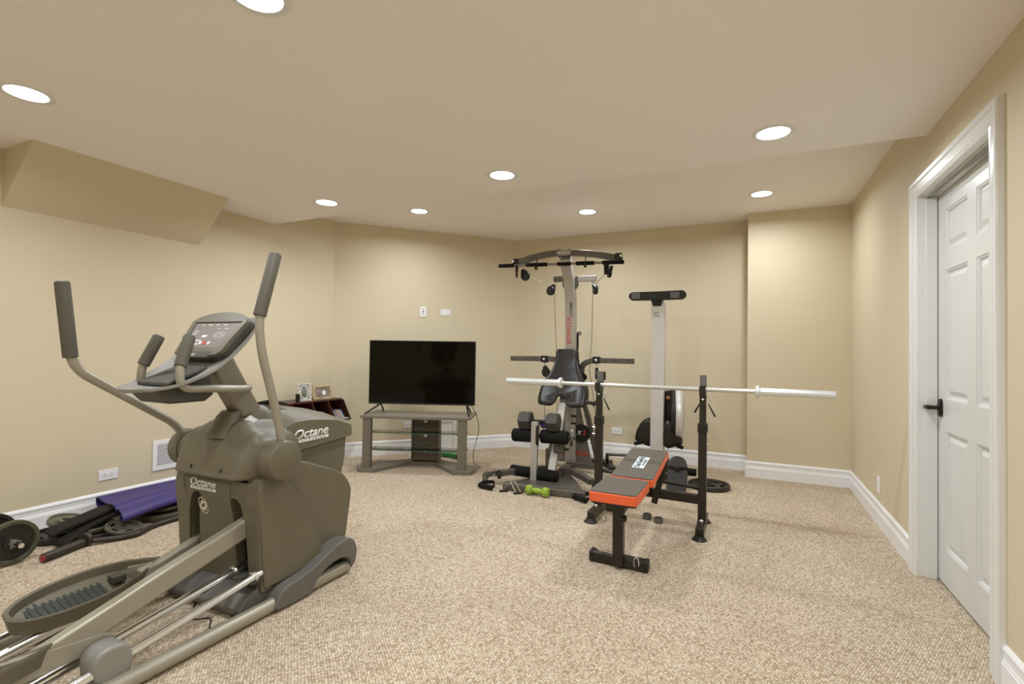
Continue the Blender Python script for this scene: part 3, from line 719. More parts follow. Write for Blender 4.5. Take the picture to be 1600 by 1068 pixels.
# ------------------------------------------------------------------ slanted wood media rack on the left wall with frames on top
sh = thing('media_rack', 'dark mahogany slanted media rack on the left wall behind the elliptical trainer', 'shelf', (-4.05, 3.4, .42), world=True)
zt, zb = .650, .452
xt, xb = -3.800, -3.735     # front edge top and bottom
def rackprof(a, b): return [(-4.055, a), (-3.8, a), (-3.8, b), (-4.055, b)]
Y0, Y1 = 2.85, 3.955
MB().bb((-4.056, Y0, .652), (-3.79, Y1 - .03, .668)).build('rack_top', WOOD, sh, bev=.002)
MB().prism([(-4.056, .438), (-3.757, .438), (-3.757, .452), (-4.056, .452)], 'y', Y0, Y1 + .075).build('rack_bottom', WOOD, sh, bev=.002)
MB().bb((-4.056, Y0, .452), (-4.044, Y1, .652)).build('rack_back', WOOD, sh)
for i, yy in enumerate((Y0, 3.05, 3.29, 3.53, 3.735, Y1 - .012)):
    MB().loft([[(-4.05, yy + q, .652), (-3.795, yy + q, .652), (-3.760, yy + .072 + q, .452), (-4.05, yy + .072 + q, .452)] for q in (0, .014)]).build('rack_divider', WOOD, sh, bev=.0015)
cols = [(.50, .47, .42), (.10, .12, .22), (.62, .60, .58), (.35, .09, .06), (.60, .52, .40), (.12, .12, .13), (.66, .66, .66), (.20, .25, .38)]
cdl = ['white spined disc case', 'dark blue spined disc case', 'pale grey spined disc case', 'red spined disc case', 'tan spined disc case', 'black spined disc case', 'bright white spined disc case', 'blue grey spined disc case']
for bay, (yy, nn) in enumerate(((3.785, 8), (3.58, 6))):
    for k in range(nn):
        y = yy + k * .0135; c = cols[(k + bay * 3) % 8]; h_ = .088 + .005 * ((k * 5) % 3)
        o = MB().loft([[(-3.96, y + q + .075, .4525), (-3.775, y + q + .075, .4525), (-3.800, y + q + .03, .4525 + h_), (-3.96, y + q + .03, .4525 + h_)] for q in (0, .0115)]).build('disc_case', mat('case_%d' % ((k + bay * 3) % 8), c, .35))
        tag(o, cdl[(k + bay * 3) % 8] + (' leaning in the end bay of the media rack' if bay == 0 else ' leaning in the second bay of the media rack'), 'disc case', 'disc cases in the media rack')
tag(MB().bb((-3.93, 3.925, .4525), (-3.76, 4.0, .463)).build('disc_case', mat('case_0', cols[0])), 'white disc case lying flat in the end bay of the media rack', 'disc case', 'disc cases in the media rack')
tag(MB().bb((-3.87, 3.405, .6685), (-3.83, 3.424, .742)).build('small_box', BLACKP, bev=.002), 'small black upright box left of the silver photo frame', 'box')
def photo(name, lab, o, xd, w, h, bw, m, mm, ornate=True):
    t = thing(name, lab, 'photo frame', o, world=True)
    xd = Vector(xd).normalized(); n = xd.cross(Vector((0, 0, 1))); up = (Vector((0, 0, 1)) - n * .18).normalized()
    M = frame(Vector(o) + up * (h / 2), xd, up)
    a = MB().prism([(-w / 2, -h / 2), (w / 2, -h / 2), (w / 2, h / 2), (-w / 2, h / 2)], 'z', -.006, .006, [[(-w / 2 + bw, -h / 2 + bw), (w / 2 - bw, -h / 2 + bw), (w / 2 - bw, h / 2 - bw), (-w / 2 + bw, h / 2 - bw)]])
    nx = 9 if w > h else 6; ny = 6 if w > h else 9
    for i in range(nx):
        for z in (-1, 1): a.ball((-w / 2 + bw / 2 + (w - bw) * i / (nx - 1), z * (h / 2 - bw / 2), .005), (bw * .38, bw * .42, .006), 8, 6)
    for i in range(1, ny - 1):
        for z in (-1, 1): a.ball((z * (w / 2 - bw / 2), -h / 2 + bw / 2 + (h - bw) * i / (ny - 1), .005), (bw * .42, bw * .38, .006), 8, 6)
    a.mat4(M).build('frame_moulding', m, t)
    MB().prism([(-w / 2 + bw * .8, -h / 2 + bw * .8), (w / 2 - bw * .8, -h / 2 + bw * .8), (w / 2 - bw * .8, h / 2 - bw * .8), (-w / 2 + bw * .8, h / 2 - bw * .8)], 'z', -.005, -.001).mat4(M).build('photo_print', mm, t)
    bk = MB().prism([(-.015, -h / 2 + .0), (.015, -h / 2), (.012, h / 4), (-.012, h / 4)], 'z', -.012, -.006).mat4(M).build('easel_back', BLACKP, t)
    return t, M
FR_S = mat('ornate_silver', (.62, .60, .54), .3, .7, var=.25, vs=60)
FR_G = mat('ornate_gold', (.52, .44, .27), .3, .7, var=.35, vs=60)
PH1 = mat('photo_grey', (.20, .20, .18), .3, var=.6, vs=30)
PH2 = mat('photo_mauve', (.22, .17, .15), .3, var=.5, vs=25)
t, M = photo('photo_frame', 'ornate silver portrait photo frame on the media rack', (-3.84, 3.490, .6685), (.30, 1, 0), .132, .175, .022, FR_S, PH1)
MB().prism(ell(0, .0, .042, .066, 24), 'z', -.001, .0015, [ell(0, 0, .036, .058, 24)]).mat4(M).build('oval_mat', WHITEP, t)
MB().prism(ell(-.005, -.03, .022, .024, 12), 'z', -.001, .0005).mat4(M).build('photo_figure', mat('photo_green', (.10, .12, .05), .4), t)
t, M = photo('photo_frame', 'ornate gold landscape photo frame on the media rack', (-3.84, 3.715, .6685), (.30, 1, 0), .195, .142, .022, FR_G, PH2)
MB().prism(ell(.018, -.005, .018, .024, 14), 'z', -.001, .0005).mat4(M).build('photo_figure', WHITEP, t)

# ------------------------------------------------------------------ cable home gym (local frame, user side is -y)
gm = thing('cable_home_gym', 'grey and silver cable home gym with lat bar, black seat pad and foam rollers', 'home gym', (-1.6, 4.75, 0), radians(4))
# base
MB().rect([(-.34, -.872, .030), (.375, -.872, .030)], .075, .055, up=(0, 0, 1)).build('front_foot', GYMG, gm, bev=.008)
MB().prism([(-.33, -.84), (.36, -.84), (.10, -.30), (-.10, -.30)], 'z', .012, .040).build('base_plate', GYMG, gm, bev=.006)
MB().rect([(0, -.42, .045), (0, .42, .045)], .075, .055).build('base_spine', GYMG, gm, bev=.008)
MB().rect([(-.36, .42, .03), (.36, .42, .03)], .06, .05).build('rear_foot', GYMG, gm, bev=.008)
MB().rect([(-.02, .0, .07), (.26, -.02, .07)], .05, .05).build('base_bar', GYMG, gm, bev=.006)
# mast
mp = bez([(0, .10, .05), (0, .06, .60), (0, .03, 1.20), (0, -.005, 1.70), (0, -.055, 1.86), (0, -.16, 2.00), (0, -.245, 2.08)], 6)
mast = MB().rect(mp, .098, .105, up=(0, 1, 0)).build('mast', GYMS, gm, bev=.010, seg=3, ang=50)
def mast_front(z):
    for p, q in zip(mp, mp[1:]):
        if p.z <= z <= q.z: return p.y + (q.y - p.y) * (z - p.z) / (q.z - p.z) - .0540
    return 0
text('BOWFLEX', .270, RED, mast, (0, -.03, 1.395), (0, -.03, 1), (-1, 0, 0), shear=.22, bold=.008, h=.046, wrap=lambda a, c: (-.008 - c, mast_front(1.395 + a), 1.395 + a))
text('XTREME', .155, DARKP, mast, (0, -.03, 1.585), (0, -.03, 1), (-1, 0, 0), shear=.22, bold=.008, h=.028, wrap=lambda a, c: (.016 - c, mast_front(1.60 + a), 1.60 + a))
# curved top beam
tb = bez([(-.50, -.21, 2.066), (-.42, -.215, 2.078), (-.31, -.225, 2.104), (-.15, -.24, 2.122), (0, -.245, 2.124), (.20, -.235, 2.108), (.34, -.225, 2.086), (.47, -.21, 2.060)], 5)
MB().rect(tb, .055, .058).build('top_beam', GYMG, gm, bev=.006)
pl = MB().prism(ell(0, 2.120, .075, .030, 24), 'y', -.282, -.274).build('name_plate', OCTS, gm); 
text('BOWFLEX', .118, WHITEP, pl, (0, -.283, 2.120), (1, 0, -.02), (0, 0, 1), shear=.2, bold=.01, h=.026, depth=.002)
for x in (-.05, .05):
    for z in (1, -1): MB().ball((x, -.26, 2.120 + z * .036), .008, 10, 8).build('bolt', BLACKP, gm)
for k in (-1, 1):
    MB().bb((k * .505 - .032, -.245, 2.028), (k * .505 + .032, -.170, 2.098)).build('beam_clamp', BLACKP, gm, bev=.008)
    MB().ball((k * .530, -.250, 2.066), (.014, .010, .014), 12, 8).build('clamp_bolt', CHROME, gm)
# lat bar with foam grips and its hooks
lb0, lb1 = Vector((-.680, -.255, 2.030)), Vector((.560, -.255, 2.008)); ld_ = lb1 - lb0
lbar = MB().cyl(lb0, lb1, .0115, seg=14).build('lat_bar', OCTT, gm)
for a, c in ((0, .135), (.235, .41), (.49, .62 - .02), (.64, .78), (.84, 1.0)):
    MB().tube([lb0 + ld_ * a, lb0 + ld_ * (a + .004), lb0 + ld_ * (c - .004), lb0 + ld_ * c], [.016, .019, .019, .016], 14).build('bar_grip', BLACKF, lbar)
for x in (-.285, .200):
    MB().rect([(x, -.235, 2.10), (x, -.238, 2.01)], .006, .022, up=(0, 1, 0)).build('bar_hook', BLACKP, gm, bev=.001)
    MB().lathe([(.024, -.01), (.026, 0), (.024, .01)], (x, -.255, 1.998 + .0), (1, 0, 0), 16).build('hook_cup', BLACKM, gm)
# hanging straps on the ends of the bar
MB().prism([(-.500, 2.03), (-.472, 2.03), (-.480, 1.905), (-.492, 1.905)], 'y', -.268, -.245).build('hand_strap', NYLON, gm, bev=.004)
MB().prism([(.375, 2.01), (.425, 2.01), (.418, 1.90), (.380, 1.90)], 'y', -.268, -.245).build('hand_strap', NYLON, gm, bev=.004)
def ring(m, c, r, w, ax=(0, 1, 0), seg=16):
    ax = Vector(ax).normalized(); a = ax.orthogonal().normalized(); b = ax.cross(a); c = Vector(c)
    m.tube([c + (a * cos(2 * pi * k / seg) + b * sin(2 * pi * k / seg)) * r for k in range(seg)], w, 6, closed=True); return m
def pulley(p, r, ax, hook, tilt=0.0):
    """p wheel centre, hook point above"""
    p = Vector(p); hook = Vector(hook); ax = Vector(ax).normalized()
    m = MB(); m.lathe([(.001, -.016), (r * .9, -.016), (r, -.010), (r, .010), (r * .9, .016), (.001, .016)], p, ax, 26)
    d_ = (hook - p).normalized(); q = ax.cross(d_).normalized()
    M = frame(p, q, d_)
    m2 = MB().prism([(-r * .80, r * .55), (-r * .25, r * 1.45), (r * .25, r * 1.45), (r * .80, r * .55), (0, 0)], 'z', -.014, .014).mat4(M)
    c = m.build('pulley', BLACKP, gm, ang=40); m2.build('pulley_fork', BLACKP, c, bev=.003)
    k = MB(); ring(k, p + d_ * (r * 1.45 + .012), .012, .003, q); ring(k, hook - d_ * .012, .012, .003, ax); k.build('shackle', CHROME, c)
pulley((-.418, -.19, 1.930), .050, (.25, 1, 0), (-.465, -.20, 2.035))
pulley((.415, -.19, 1.925), .046, (1, .45, 0), (.455, -.20, 2.035))
# mid cross bar
MB().rect([(-.178, .0, 1.912), (-.04, .0, 1.912)], .055, .055).build('cross_arm', GYMG, gm, bev=.006)
MB().rect([(.04, .0, 1.905), (.258, .0, 1.905)], .055, .055).build('cross_arm', GYMS, gm, bev=.006)
for k in (-1, 1): MB().prism([(k * .052, 1.935), (k * .075, 1.93), (k * .080, 1.84), (k * .055, 1.80)], 'y', -.04, .0).build('arm_bracket', GYMG, gm, bev=.003)
pulley((-.205, -.02, 1.795), .048, (.35, 1, 0), (-.150, -.01, 1.882))
pulley((.252, -.02, 1.790), .046, (1, .5, 0), (.215, -.01, 1.878))
for a in ([(-.40, -.17, 1.935), (-.215, -.03, 1.835)], [(.38, -.17, 1.93), (.24, -.03, 1.83)], [(-.168, -.01, 1.79), (-.165, .02, 1.45), (-.150, .05, 1.10), (-.150, .08, .50)],
          [(.222, -.01, 1.79), (.212, .02, 1.3), (.185, .05, 1.0), (.26, .10, .45)], [(-.235, -.05, .95), (-.235, -.1, .30)], [(.28, -.05, .94), (.30, .2, .12)]):
    MB().tube(a, .0028, 6).build('cable', CABLE, gm)
MB().cyl((.072, .01, 1.20), (.072, .01, 1.375), .011, seg=10).build('height_pin', BLACKP, gm)
k = MB(); ring(k, (.090, .01, 1.365), .014, .006); k.build('pin_ring', BLACKP, gm)
# chest arms
al = fillet([(-.612, -.05, 1.105), (-.16, -.05, 1.108), (-.06, -.05, 1.08), (-.04, -.02, 1.0)], .09, 6)
MB().rect(al, .048, .052).build('chest_arm', GYMG, gm, bev=.006)
al = fillet([(.635, -.05, 1.100), (.235, -.05, 1.102), (.135, -.05, 1.06), (.118, -.03, .92)], .10, 7)
MB().rect(al, .048, .052).build('chest_arm', GYMG, gm, bev=.006)
for k in (-1, 1):
    for xx in (.34, .44, .56): MB().prism(ell(k * xx + (.02 if k > 0 else 0), 1.102, .007, .007, 10), 'y', -.076, -.073).build('arm_hole', SLOTD, gm)
for x in (-.247, .277):
    MB().bb((x - .036, -.082, 1.070), (x + .036, -.018, 1.138)).build('arm_clamp', BLACKP, gm, bev=.007)
    MB().ball((x, -.086, 1.103), (.015, .010, .015), 12, 8).build('clamp_bolt', CHROME, gm)
pulley((-.228, -.07, .972), .046, (.3, 1, 0), (-.247, -.06, 1.068))
pulley((.285, -.07, .965), .045, (1, .3, 0), (.277, -.06, 1.068))
pulley((.150, -.06, .935), .036, (.1, 1, 0), (.120, -.05, 1.01))
MB().bb((.30, -.09, .915), (.37, -.055, .995)).build('weight_tab', BLACKP, gm, bev=.005)
# back pad with winged foot
prof = [(-.103, 1.190), (-.108, 1.10), (-.125, 1.02), (-.170, .93), (-.215, .87), (-.238, .79), (-.240, .71), (-.225, .675), (-.10, .668), (-.062, .690), (-.052, .735), (-.030, .760),
        (.030, .760), (.052, .735), (.062, .690), (.10, .662), (.232, .668), (.246, .71), (.246, .79), (.225, .87), (.180, .93), (.140, 1.02), (.122, 1.10), (.116, 1.190), (.095, 1.208), (-.085, 1.208)]
def yb_(z): return -.13 - max(0, (1.10 - z)) * .50
def puff(poly, y0, y1, cx, cz, steps):
    n = len(poly); return MB().loft([[(cx + (u - cx) * f, y0 + (y1 - y0) * t, cz + (v - cz) * f) for u, v in poly] for f, t in steps])
pp = [(v.x, v.y) for v in fillet([(u, w, 0) for u, w in prof + prof[:1]], .03, 4)][:-1]
b = puff(pp, .03, -.050, 0, .88, [(.96, 0), (.985, .08), (1, .25), (1, .5), (.985, .72), (.95, .90), (.90, .98), (.80, 1.0)])
b.xf(lambda x, y, z: (x, y + yb_(z) + .05 * (abs(x) / .24) ** 2 * (1 if z < .9 else 0), z)).build('back_pad', VINYL, gm, ang=80)
# seat rail to the floor and tower front
MB().rect([(.005, -.19, .80), (.0, -.33, .55), (-.018, -.54, .09)], .070, .05, up=(0, 1, .4)).build('seat_rail', GYMS, gm, bev=.006)
for z, y in ((.56, .02), (.49, .02)):
    for k in (-1, 1): MB().cyl((k * .05, y - .15, z), (k * .105, y - .15, z), .010, seg=10).build('rail_peg', BLACKP, gm)
# leg lift post with rollers
MB().rect([(-.158, -.60, .55), (-.158, -.615, .0)], .060, .04, up=(0, 1, 0)).build('leg_post', GYMS, gm, bev=.004)
MB().tube([(-.37, -.555, .412), (.20, -.555, .424)], .014, 10).build('roller_rod', BLACKM, gm)
def foam(a, c, r, nm='foam_roller'):
    a, c = Vector(a), Vector(c); dd = c - a
    m = MB().tube([a, a + dd * .01, a + dd * .06, a + dd * .94, a + dd * .99, c], [r * .55, r * .86, r, r, r * .86, r * .55], 22); return m.build(nm, BLACKF, gm)
foam((-.385, -.555, .412), (-.19, -.555, .415), .060); foam((-.115, -.555, .418), (.135, -.555, .422), .062)
foam((-.385, -.60, .102), (-.19, -.60, .092), .048); foam((-.125, -.60, .090), (.060, -.60, .080), .052)
MB().tube([(-.36, -.60, .10), (.05, -.60, .082)], .013, 10).build('roller_rod', BLACKM, gm)
MB().lathe([(.001, -.01), (.105, -.01), (.112, 0), (.105, .01), (.001, .01)], (-.148, -.555, .43), (1, .25, 0), 30).build('cam_disc', BLACKM, gm)
MB().lathe([(.001, -.012), (.082, -.012), (.082, .012), (.001, .012)], (.150, -.50, .42), (1, .35, 0), 26).build('cam_disc', GYMG, gm)
MB().bb((-.01, -.52, .27), (.085, -.44, .345)).build('rail_block', GYMG, gm, bev=.01)
MB().bb((-.09, -.50, .13), (-.045, -.45, .30)).build('link_plate', GYMG, gm, bev=.008)
MB().bb((.085, -.50, .295), (.125, -.47, .315)).build('rail_pin', BLACKP, gm, bev=.004)
# round badge panel with A frame
MB().prism([(-.07, .64), (.085, .64), (.215, .075), (-.235, .075)], 'y', .085, .100).build('shroud_panel', PANELG, gm, bev=.004)
bd = MB().prism(ell(.105, .365, .088, .092, 32), 'y', .070, .084).build('badge', BLACKP, gm)
text('2', .030, RED, bd, (.135, .068, .375), (1, 0, -.05), (0, 0, 1), shear=.2, bold=.02, h=.042)
text('X', .052, WHITEP, bd, (.085, .068, .372), (1, 0, -.05), (0, 0, 1), shear=.3, bold=.03, h=.040)
text('BOWFLEX', .270, RED, gm, (.045, .083, .160), (1, 0, -.0), (0, 0, 1), shear=.2, bold=.008, h=.048)
for k in (-1, 1):
    MB().rect([(k * .075 + .02, .13, .72), (k * .155 + .01, .13, .52), (k * .27 + .01, .13, .03)], .045, .05, up=(0, 1, 0)).build('side_strut', GYMG, gm, bev=.006)
    MB().tube([(k * .115 + .01, .12, .55), (k * .235, .12, .12)], .004, 6).build('tension_rod', CHROME, gm)
# low pulley arms
def lowarm(k, ex, ey):
    MB().rect(fillet([(k * .02, -.38, .085), (k * .14, -.42, .10), (ex * .72, ey + .10, .10), (ex, ey, .085)], .06, 4), .05, .055).build('low_arm', GYMG, gm, bev=.008)
lowarm(-1, -.46, -.72); lowarm(1, .37, -.66)
MB().prism(ell(-.545, .075, .025, .035, 14), 'y', -.82, -.76).build('arm_cap', GYMG, gm, bev=.004)
MB().rect([(-.46, -.72, .09), (-.545, -.80, .085), (-.535, -.83, .02)], .04, .05).build('arm_end', GYMG, gm, bev=.006)
pulley((-.43, -.76, .085), .035, (1, .3, 0), (-.44, -.79, .145)); pulley((.40, -.70, .075), .035, (1, .3, 0), (.40, -.71, .135))
pulley((.325, .30, .10), .048, (1, .2, 0), (.33, .30, .01))
MB().rect([(.28, .40, .03), (.42, .16, .02)], .06, .04).build('pulley_foot', BLACKP, gm, bev=.005)
MB().cyl((.32, .33, .128), (.62, .39, .128), .016, seg=12).build('squat_tube', GYMG, gm)

# loose things round the gym; gym frame to world
GM = Matrix.Translation((-1.6, 4.75, 0)) @ Matrix.Rotation(radians(4), 4, 'Z')
def gw(*p): return GM @ Vector(p)
def cuff(name, lab, o, rz, carab):
    t = thing(name, lab, 'gym handle', o, rz)
    MB().tube([(-.075, 0, .026), (-.07, 0, .026), (.07, 0, .026), (.075, 0, .026)], [.014, .020, .020, .014], 14).build('handle_grip', BLACKF, t)
    s = MB(); s.rect(fillet([(-.072, 0, .028), (-.066, .045, .040), (0, .115, .045), (.066, .045, .040), (.072, 0, .028)], .04, 4), .004, .030, up=(0, 0, 1)); s.build('webbing_strap', NYLON, t)
    k = MB(); 
    k.tube([(0, .115 + .022 * sin(q), .046 + .030 * (1 - cos(q))) for q in [2 * pi * i / 14 for i in range(14)]], .0035, 6, closed=True); k.build('carabiner', CHROME, t)
cuff('pull_stirrup', 'black cable handle lying on the carpet left of the gym base', gw(-.475, -.955, 0), radians(-12), True)
cuff('pull_stirrup', 'black cable handle on the carpet between the gym and the orange bench', gw(.345, -.965, 0), radians(-28), True)
# folding metal stand rods on the carpet
t = thing('metal_bracket', 'small chrome wire bracket with black feet leaning on the gym base', 'metal bracket', gw(-.24, -.93, 0), radians(4))
for a, c in (((-.085, -.02, .008), (-.02, .0, .085)), ((-.02, .0, .085), (.045, -.03, .008)), ((.01, .02, .09), (.085, -.02, .012)), ((-.03, .01, .065), (.01, .02, .09))):
    MB().tube([a, c], .0045, 8).build('wire_leg', CHROME, t)
for c in ((-.065, -.03, .009), (.065, -.04, .009)):
    MB().box(c, (.075, .018, .016), Matrix.Rotation(radians(35), 3, 'Z')).build('foot', BLACKP, t, bev=.003)
# hex dumbbell on the upper rollers
def dumbbell(name, lab, o, rz, L, r, hw, m, hm, seg=6, hr=.014):
    t = thing(name, lab, 'dumbbell', o, rz)
    a0 = pi / 6 if seg == 6 else 0
    for k in (-1, 1):
        pr = [(r * .80, 0), (r, .012), (r, hw - .012), (r * .72, hw)]
        x0 = k * (L / 2 - hw) 
        rings = [[(x0 + k * h_, q * cos(2 * pi * i / seg + a0 + (pi / 2 if seg == 6 else 0)), r * (cos(pi / 6) if seg == 6 else 1) + q * sin(2 * pi * i / seg + a0 + (pi / 2 if seg == 6 else 0))) for i in range(seg)] for q, h_ in pr]
        MB().loft(rings).build('weight_head', m, t, bev=.004 if seg < 12 else 0, ang=25)
    hz_ = r * (cos(pi / 6) if seg == 6 else 1)
    MB().tube([(-L / 2 + hw, 0, hz_), (-L * .12, 0, hz_), (0, 0, hz_), (L * .12, 0, hz_), (L / 2 - hw, 0, hz_)], [hr * .85, hr, hr * 1.1, hr, hr * .85], 14).build('dumbbell_handle', hm, t)
p = gw(-.130, -.56, .477); dumbbell('hex_dumbbell', 'black hexagonal dumbbell resting on the upper foam rollers of the gym', p, radians(2), .385, .086, .120, HEX, BLACKM)
p = gw(-.085, -.46, .485); dumbbell('purple_dumbbell', 'small dumbbell with round purple heads behind the hexagonal dumbbell', p, radians(80), .17, .042, .045, PURPV, CHROME, seg=20, hr=.011)
dumbbell('lime_dumbbell', 'lime green dumbbell lying on the carpet in front of the gym', (-1.545, 3.80, 0), radians(-3), .205, .040, .055, GREEN, GREEN, seg=8, hr=.021)

# ------------------------------------------------------------------ upright stored rowing machine
rw = thing('rowing_machine', 'rowing machine stored upright, pale metal rail with black T-shaped foot on top', 'rowing machine', (-.78, 4.95, 0), radians(3), world=False)
# local: x right, y back
rail = MB().bb((-.060, -.05, .10), (.062, .13, 1.665)).build('rail', ROWW, rw, bev=.006)
MB().bb((.061, .03, .15), (.0625, .045, 1.6)).build('rail_groove', OCTS, rail)
text('C:X', .045, DARKP, rail, (-.015, -.0512, 1.565), (1, 0, 0), (0, 0, 1), bold=.01, h=.018)
text('FITNESS', .06, DARKP, rail, (-.01, -.0512, 1.535), (1, 0, 0), (0, 0, 1), h=.010)
MB().prism([(-.068, 1.70), (.045, 1.70), (.032, 1.635), (.028, 1.63), (-.045, 1.63)], 'y', -.058, .055).build('end_bracket', BLACKP, rw, bev=.004)
MB().prism(ell(-.27 + .04, 1.728, .042, .040, 14, pi / 2, 3 * pi / 2) + [(.0, 1.686), (.22, 1.690)] + ell(.215, 1.732, .042, .041, 14, -pi / 2, pi / 2) + [(-.0, 1.768)], 'y', -.075, -.01).build('foot_bar', BLACKP, rw, bev=.010, seg=3, ang=50)
for x0, x1 in ((-.245, -.165), (.115, .195)): MB().bb((x0, -.079, 1.700), (x1, -.072, 1.758)).build('grip_pad', PADG, rw, bev=.003)
# seat with two lobes
for k in (-1, 1):
    cx = -.10 if k < 0 else .125
    pr = sm2([(cx - k * .065, .30), (cx - k * .07, .42), (cx - k * .055, .525), (cx - k * .02, .555), (cx + k * .04, .52), (cx + k * .09, .44), (cx + k * .110, .35), (cx + k * .10, .325), (cx + k * .04, .30), (cx - k * .02, .275)], 3)
    puff(pr, .05 if k > 0 else .06, -.085 if k > 0 else -.04, cx + k * .02, .42, [(.90, 0), (.98, .1), (1, .3), (1, .55), (.96, .78), (.86, .94), (.70, 1.0)]).build('seat_lobe', VINYL, rw, ang=80)
MB().bb((-.08, .131, .32), (.09, .20, .50)).build('seat_carriage', BLACKP, rw, bev=.01)
for k, x in ((-1, -.165), (1, .195)):
    MB().tube([(x - .035 * k, -.03, .325), (x + .045 * k, -.045, .298)], .018, 14).build('foot_grip', BLACKF, rw)
# flywheel housing, silver rim
fw = MB().lathe([(.001, -.055), (.22, -.055), (.25, -.045), (.25, .02), (.001, .03)], (.165, .10, .595), (1, .12, 0), 40).build('flywheel_housing', BLACKP, rw)
MB().lathe([(.245, -.02), (.262, .0), (.262, .028), (.235, .052), (.08, .062), (.001, .062)], (.165, .10, .595), (1, .12, 0), 40, cap=False).build('flywheel_cover', ROWW, fw)
MB().lathe([(.20, .054), (.19, .060), (.08, .0635), (.001, .0635)], (.165, .10, .595), (1, .12, 0), 40, cap=False).build('cover_inset', PANELG, fw)
MB().bb((.063, .06, .28), (.135, .14, .82)).build('frame_box', BLACKM, rw, bev=.02, seg=3)
MB().cyl((.095, .03, .755), (.095, .06, .755), .018).build('copper_fitting', mat('copper', (.55, .25, .12), .3, .8), rw)
# foot plates and base
fpz = MB().prism(sm2([(.130, -.02), (.125, .13), (.145, .205), (.205, .228), (.270, .205), (.295, .13), (.290, -.02)], 3), 'y', -.30, -.26)
fpz.xf(lambda x, y, z: (x, y + .02 + (z - .2) * 1.0, z + .025)).build('foot_plate', BLACKP, rw, bev=.012)
MB().rect([(.120, -.335, .165), (.21, -.352, .168), (.303, -.335, .165)], .012, .035).build('foot_strap', NYLON, rw, bev=.003)
MB().bb((.185, -.366, .152), (.235, -.350, .186)).build('strap_buckle', BLACKP, rw, bev=.003)
fpz = MB().prism(sm2([(-.055, .0), (-.05, .13), (-.07, .205), (-.13, .225), (-.195, .205), (-.215, .13), (-.21, .0)], 3), 'y', -.30, -.26)
fpz.xf(lambda x, y, z: (x, y + .02 + (z - .2) * 1.0, z + .025)).build('foot_plate', BLACKP, rw, bev=.012)
MB().bb((-.06, -.22, .0), (.05, .28, .11)).build('base_block', BLACKM, rw, bev=.01)
MB().rect([(-.28, .22, .03), (.30, .22, .03)], .05, .05).build('base_tube', BLACKM, rw, bev=.01)
MB().rect([(-.22, -.20, .03), (.24, -.20, .03)], .05, .05).build('base_tube', BLACKM, rw, bev=.01)
foamr = MB().tube([(.255, -.10, .095), (.26, -.10, .095), (.355, -.09, .09), (.36, -.09, .09)], [.026, .034, .034, .026], 18).build('transport_roller', BLACKF, rw)
MB().tube([(.05, -.10, .10), (.25, -.10, .095)], .014, 10).build('roller_axle', BLACKM, rw)

# ------------------------------------------------------------------ flat iron plate behind the rack
def plate(name, lab, o, R, th, m, holes=0, rim=.16, tilt=None, rz=0, hub=.026, grp=None, flat=False):
    b = MB()
    hs = []
    hs.append(ell(0, 0, hub, hub, 20))
    for k in range(holes):
        a = 2 * pi * k / holes; 
        inner = [(R * .52 * cos(a + q), R * .52 * sin(a + q)) for q in [-.34, -.17, 0, .17, .34]]
        outer = [(R * .74 * cos(a + q), R * .74 * sin(a + q)) for q in [.36, .18, 0, -.18, -.36]]
        hs.append(inner + outer)
    b.prism(ell(0, 0, R * .86, R * .86, 40), 'z', th * .28, th * .62, hs)
    b.lathe([(R * .84, th * .30), (R * .86, 0), (R * .97, 0), (R, th * .2), (R, th * .8), (R * .97, th), (R * .88, th), (R * .84, th * .60), (R * .84, th * .30)], seg=40, cap=False)
    b.lathe([(hub, th * .1), (hub + .022, th * .1), (hub + .024, th * .9), (hub, th * .9), (hub, th * .1)], seg=24, cap=False)
    o_ = b.build(name, m, ang=40)
    for v in o_.data.vertices: v.co.z += 0
    o_.location = o; o_.rotation_euler = tilt if tilt else (0, 0, rz)
    tag(o_, lab, 'weight plate', grp); return o_
plate('weight_plate', 'black iron weight plate lying flat on the carpet behind the right rack post', (-.300, 4.76, 0), .175, .040, IRONB, holes=5)

# ------------------------------------------------------------------ weight bench and rack
bn = thing('weight_bench', 'black steel weight bench and barbell rack with orange edged grey pads', 'weight bench', (-.62, 3.2, 0), world=True)
def pad(p0, p1, w, th, nm):
    """p0 front centre, p1 back centre of the top face"""
    p0, p1 = Vector(p0), Vector(p1); yd = (p1 - p0); L = yd.length; xd = Vector((1, 0, 0)); M = frame((p0 + p1) / 2, xd, yd)
    def rr(w_, l_, r): return ell(w_ - r, l_ - r, r, r, 5, 0, pi / 2) + ell(-w_ + r, l_ - r, r, r, 5, pi / 2, pi) + ell(-w_ + r, -l_ + r, r, r, 5, pi, 1.5 * pi) + ell(w_ - r, -l_ + r, r, r, 5, 1.5 * pi, 2 * pi)
    top = MB().prism(rr(w / 2 - .004, L / 2 - .004, .02), 'z', -.012, .0).mat4(M).build(nm, BENCHG, bn, bev=.004)
    MB().prism(rr(w / 2, L / 2, .022), 'z', -th, -.006).mat4(M).build('pad_edge', ORANGE, top, bev=.008, seg=3)
    MB().prism(rr(w / 2 - .008, L / 2 - .008, .02), 'z', -th - .008, -th + .002).mat4(M).build('pad_board', BLACKP, top)
    return top, M
seat, _ = pad((-.612, 2.515, .470), (-.618, 2.880, .462), .250, .058, 'seat_pad')
bk, BM = pad((-.607, 2.915, .462), (-.598, 3.520, .520), .252, .050, 'back_rest_pad')
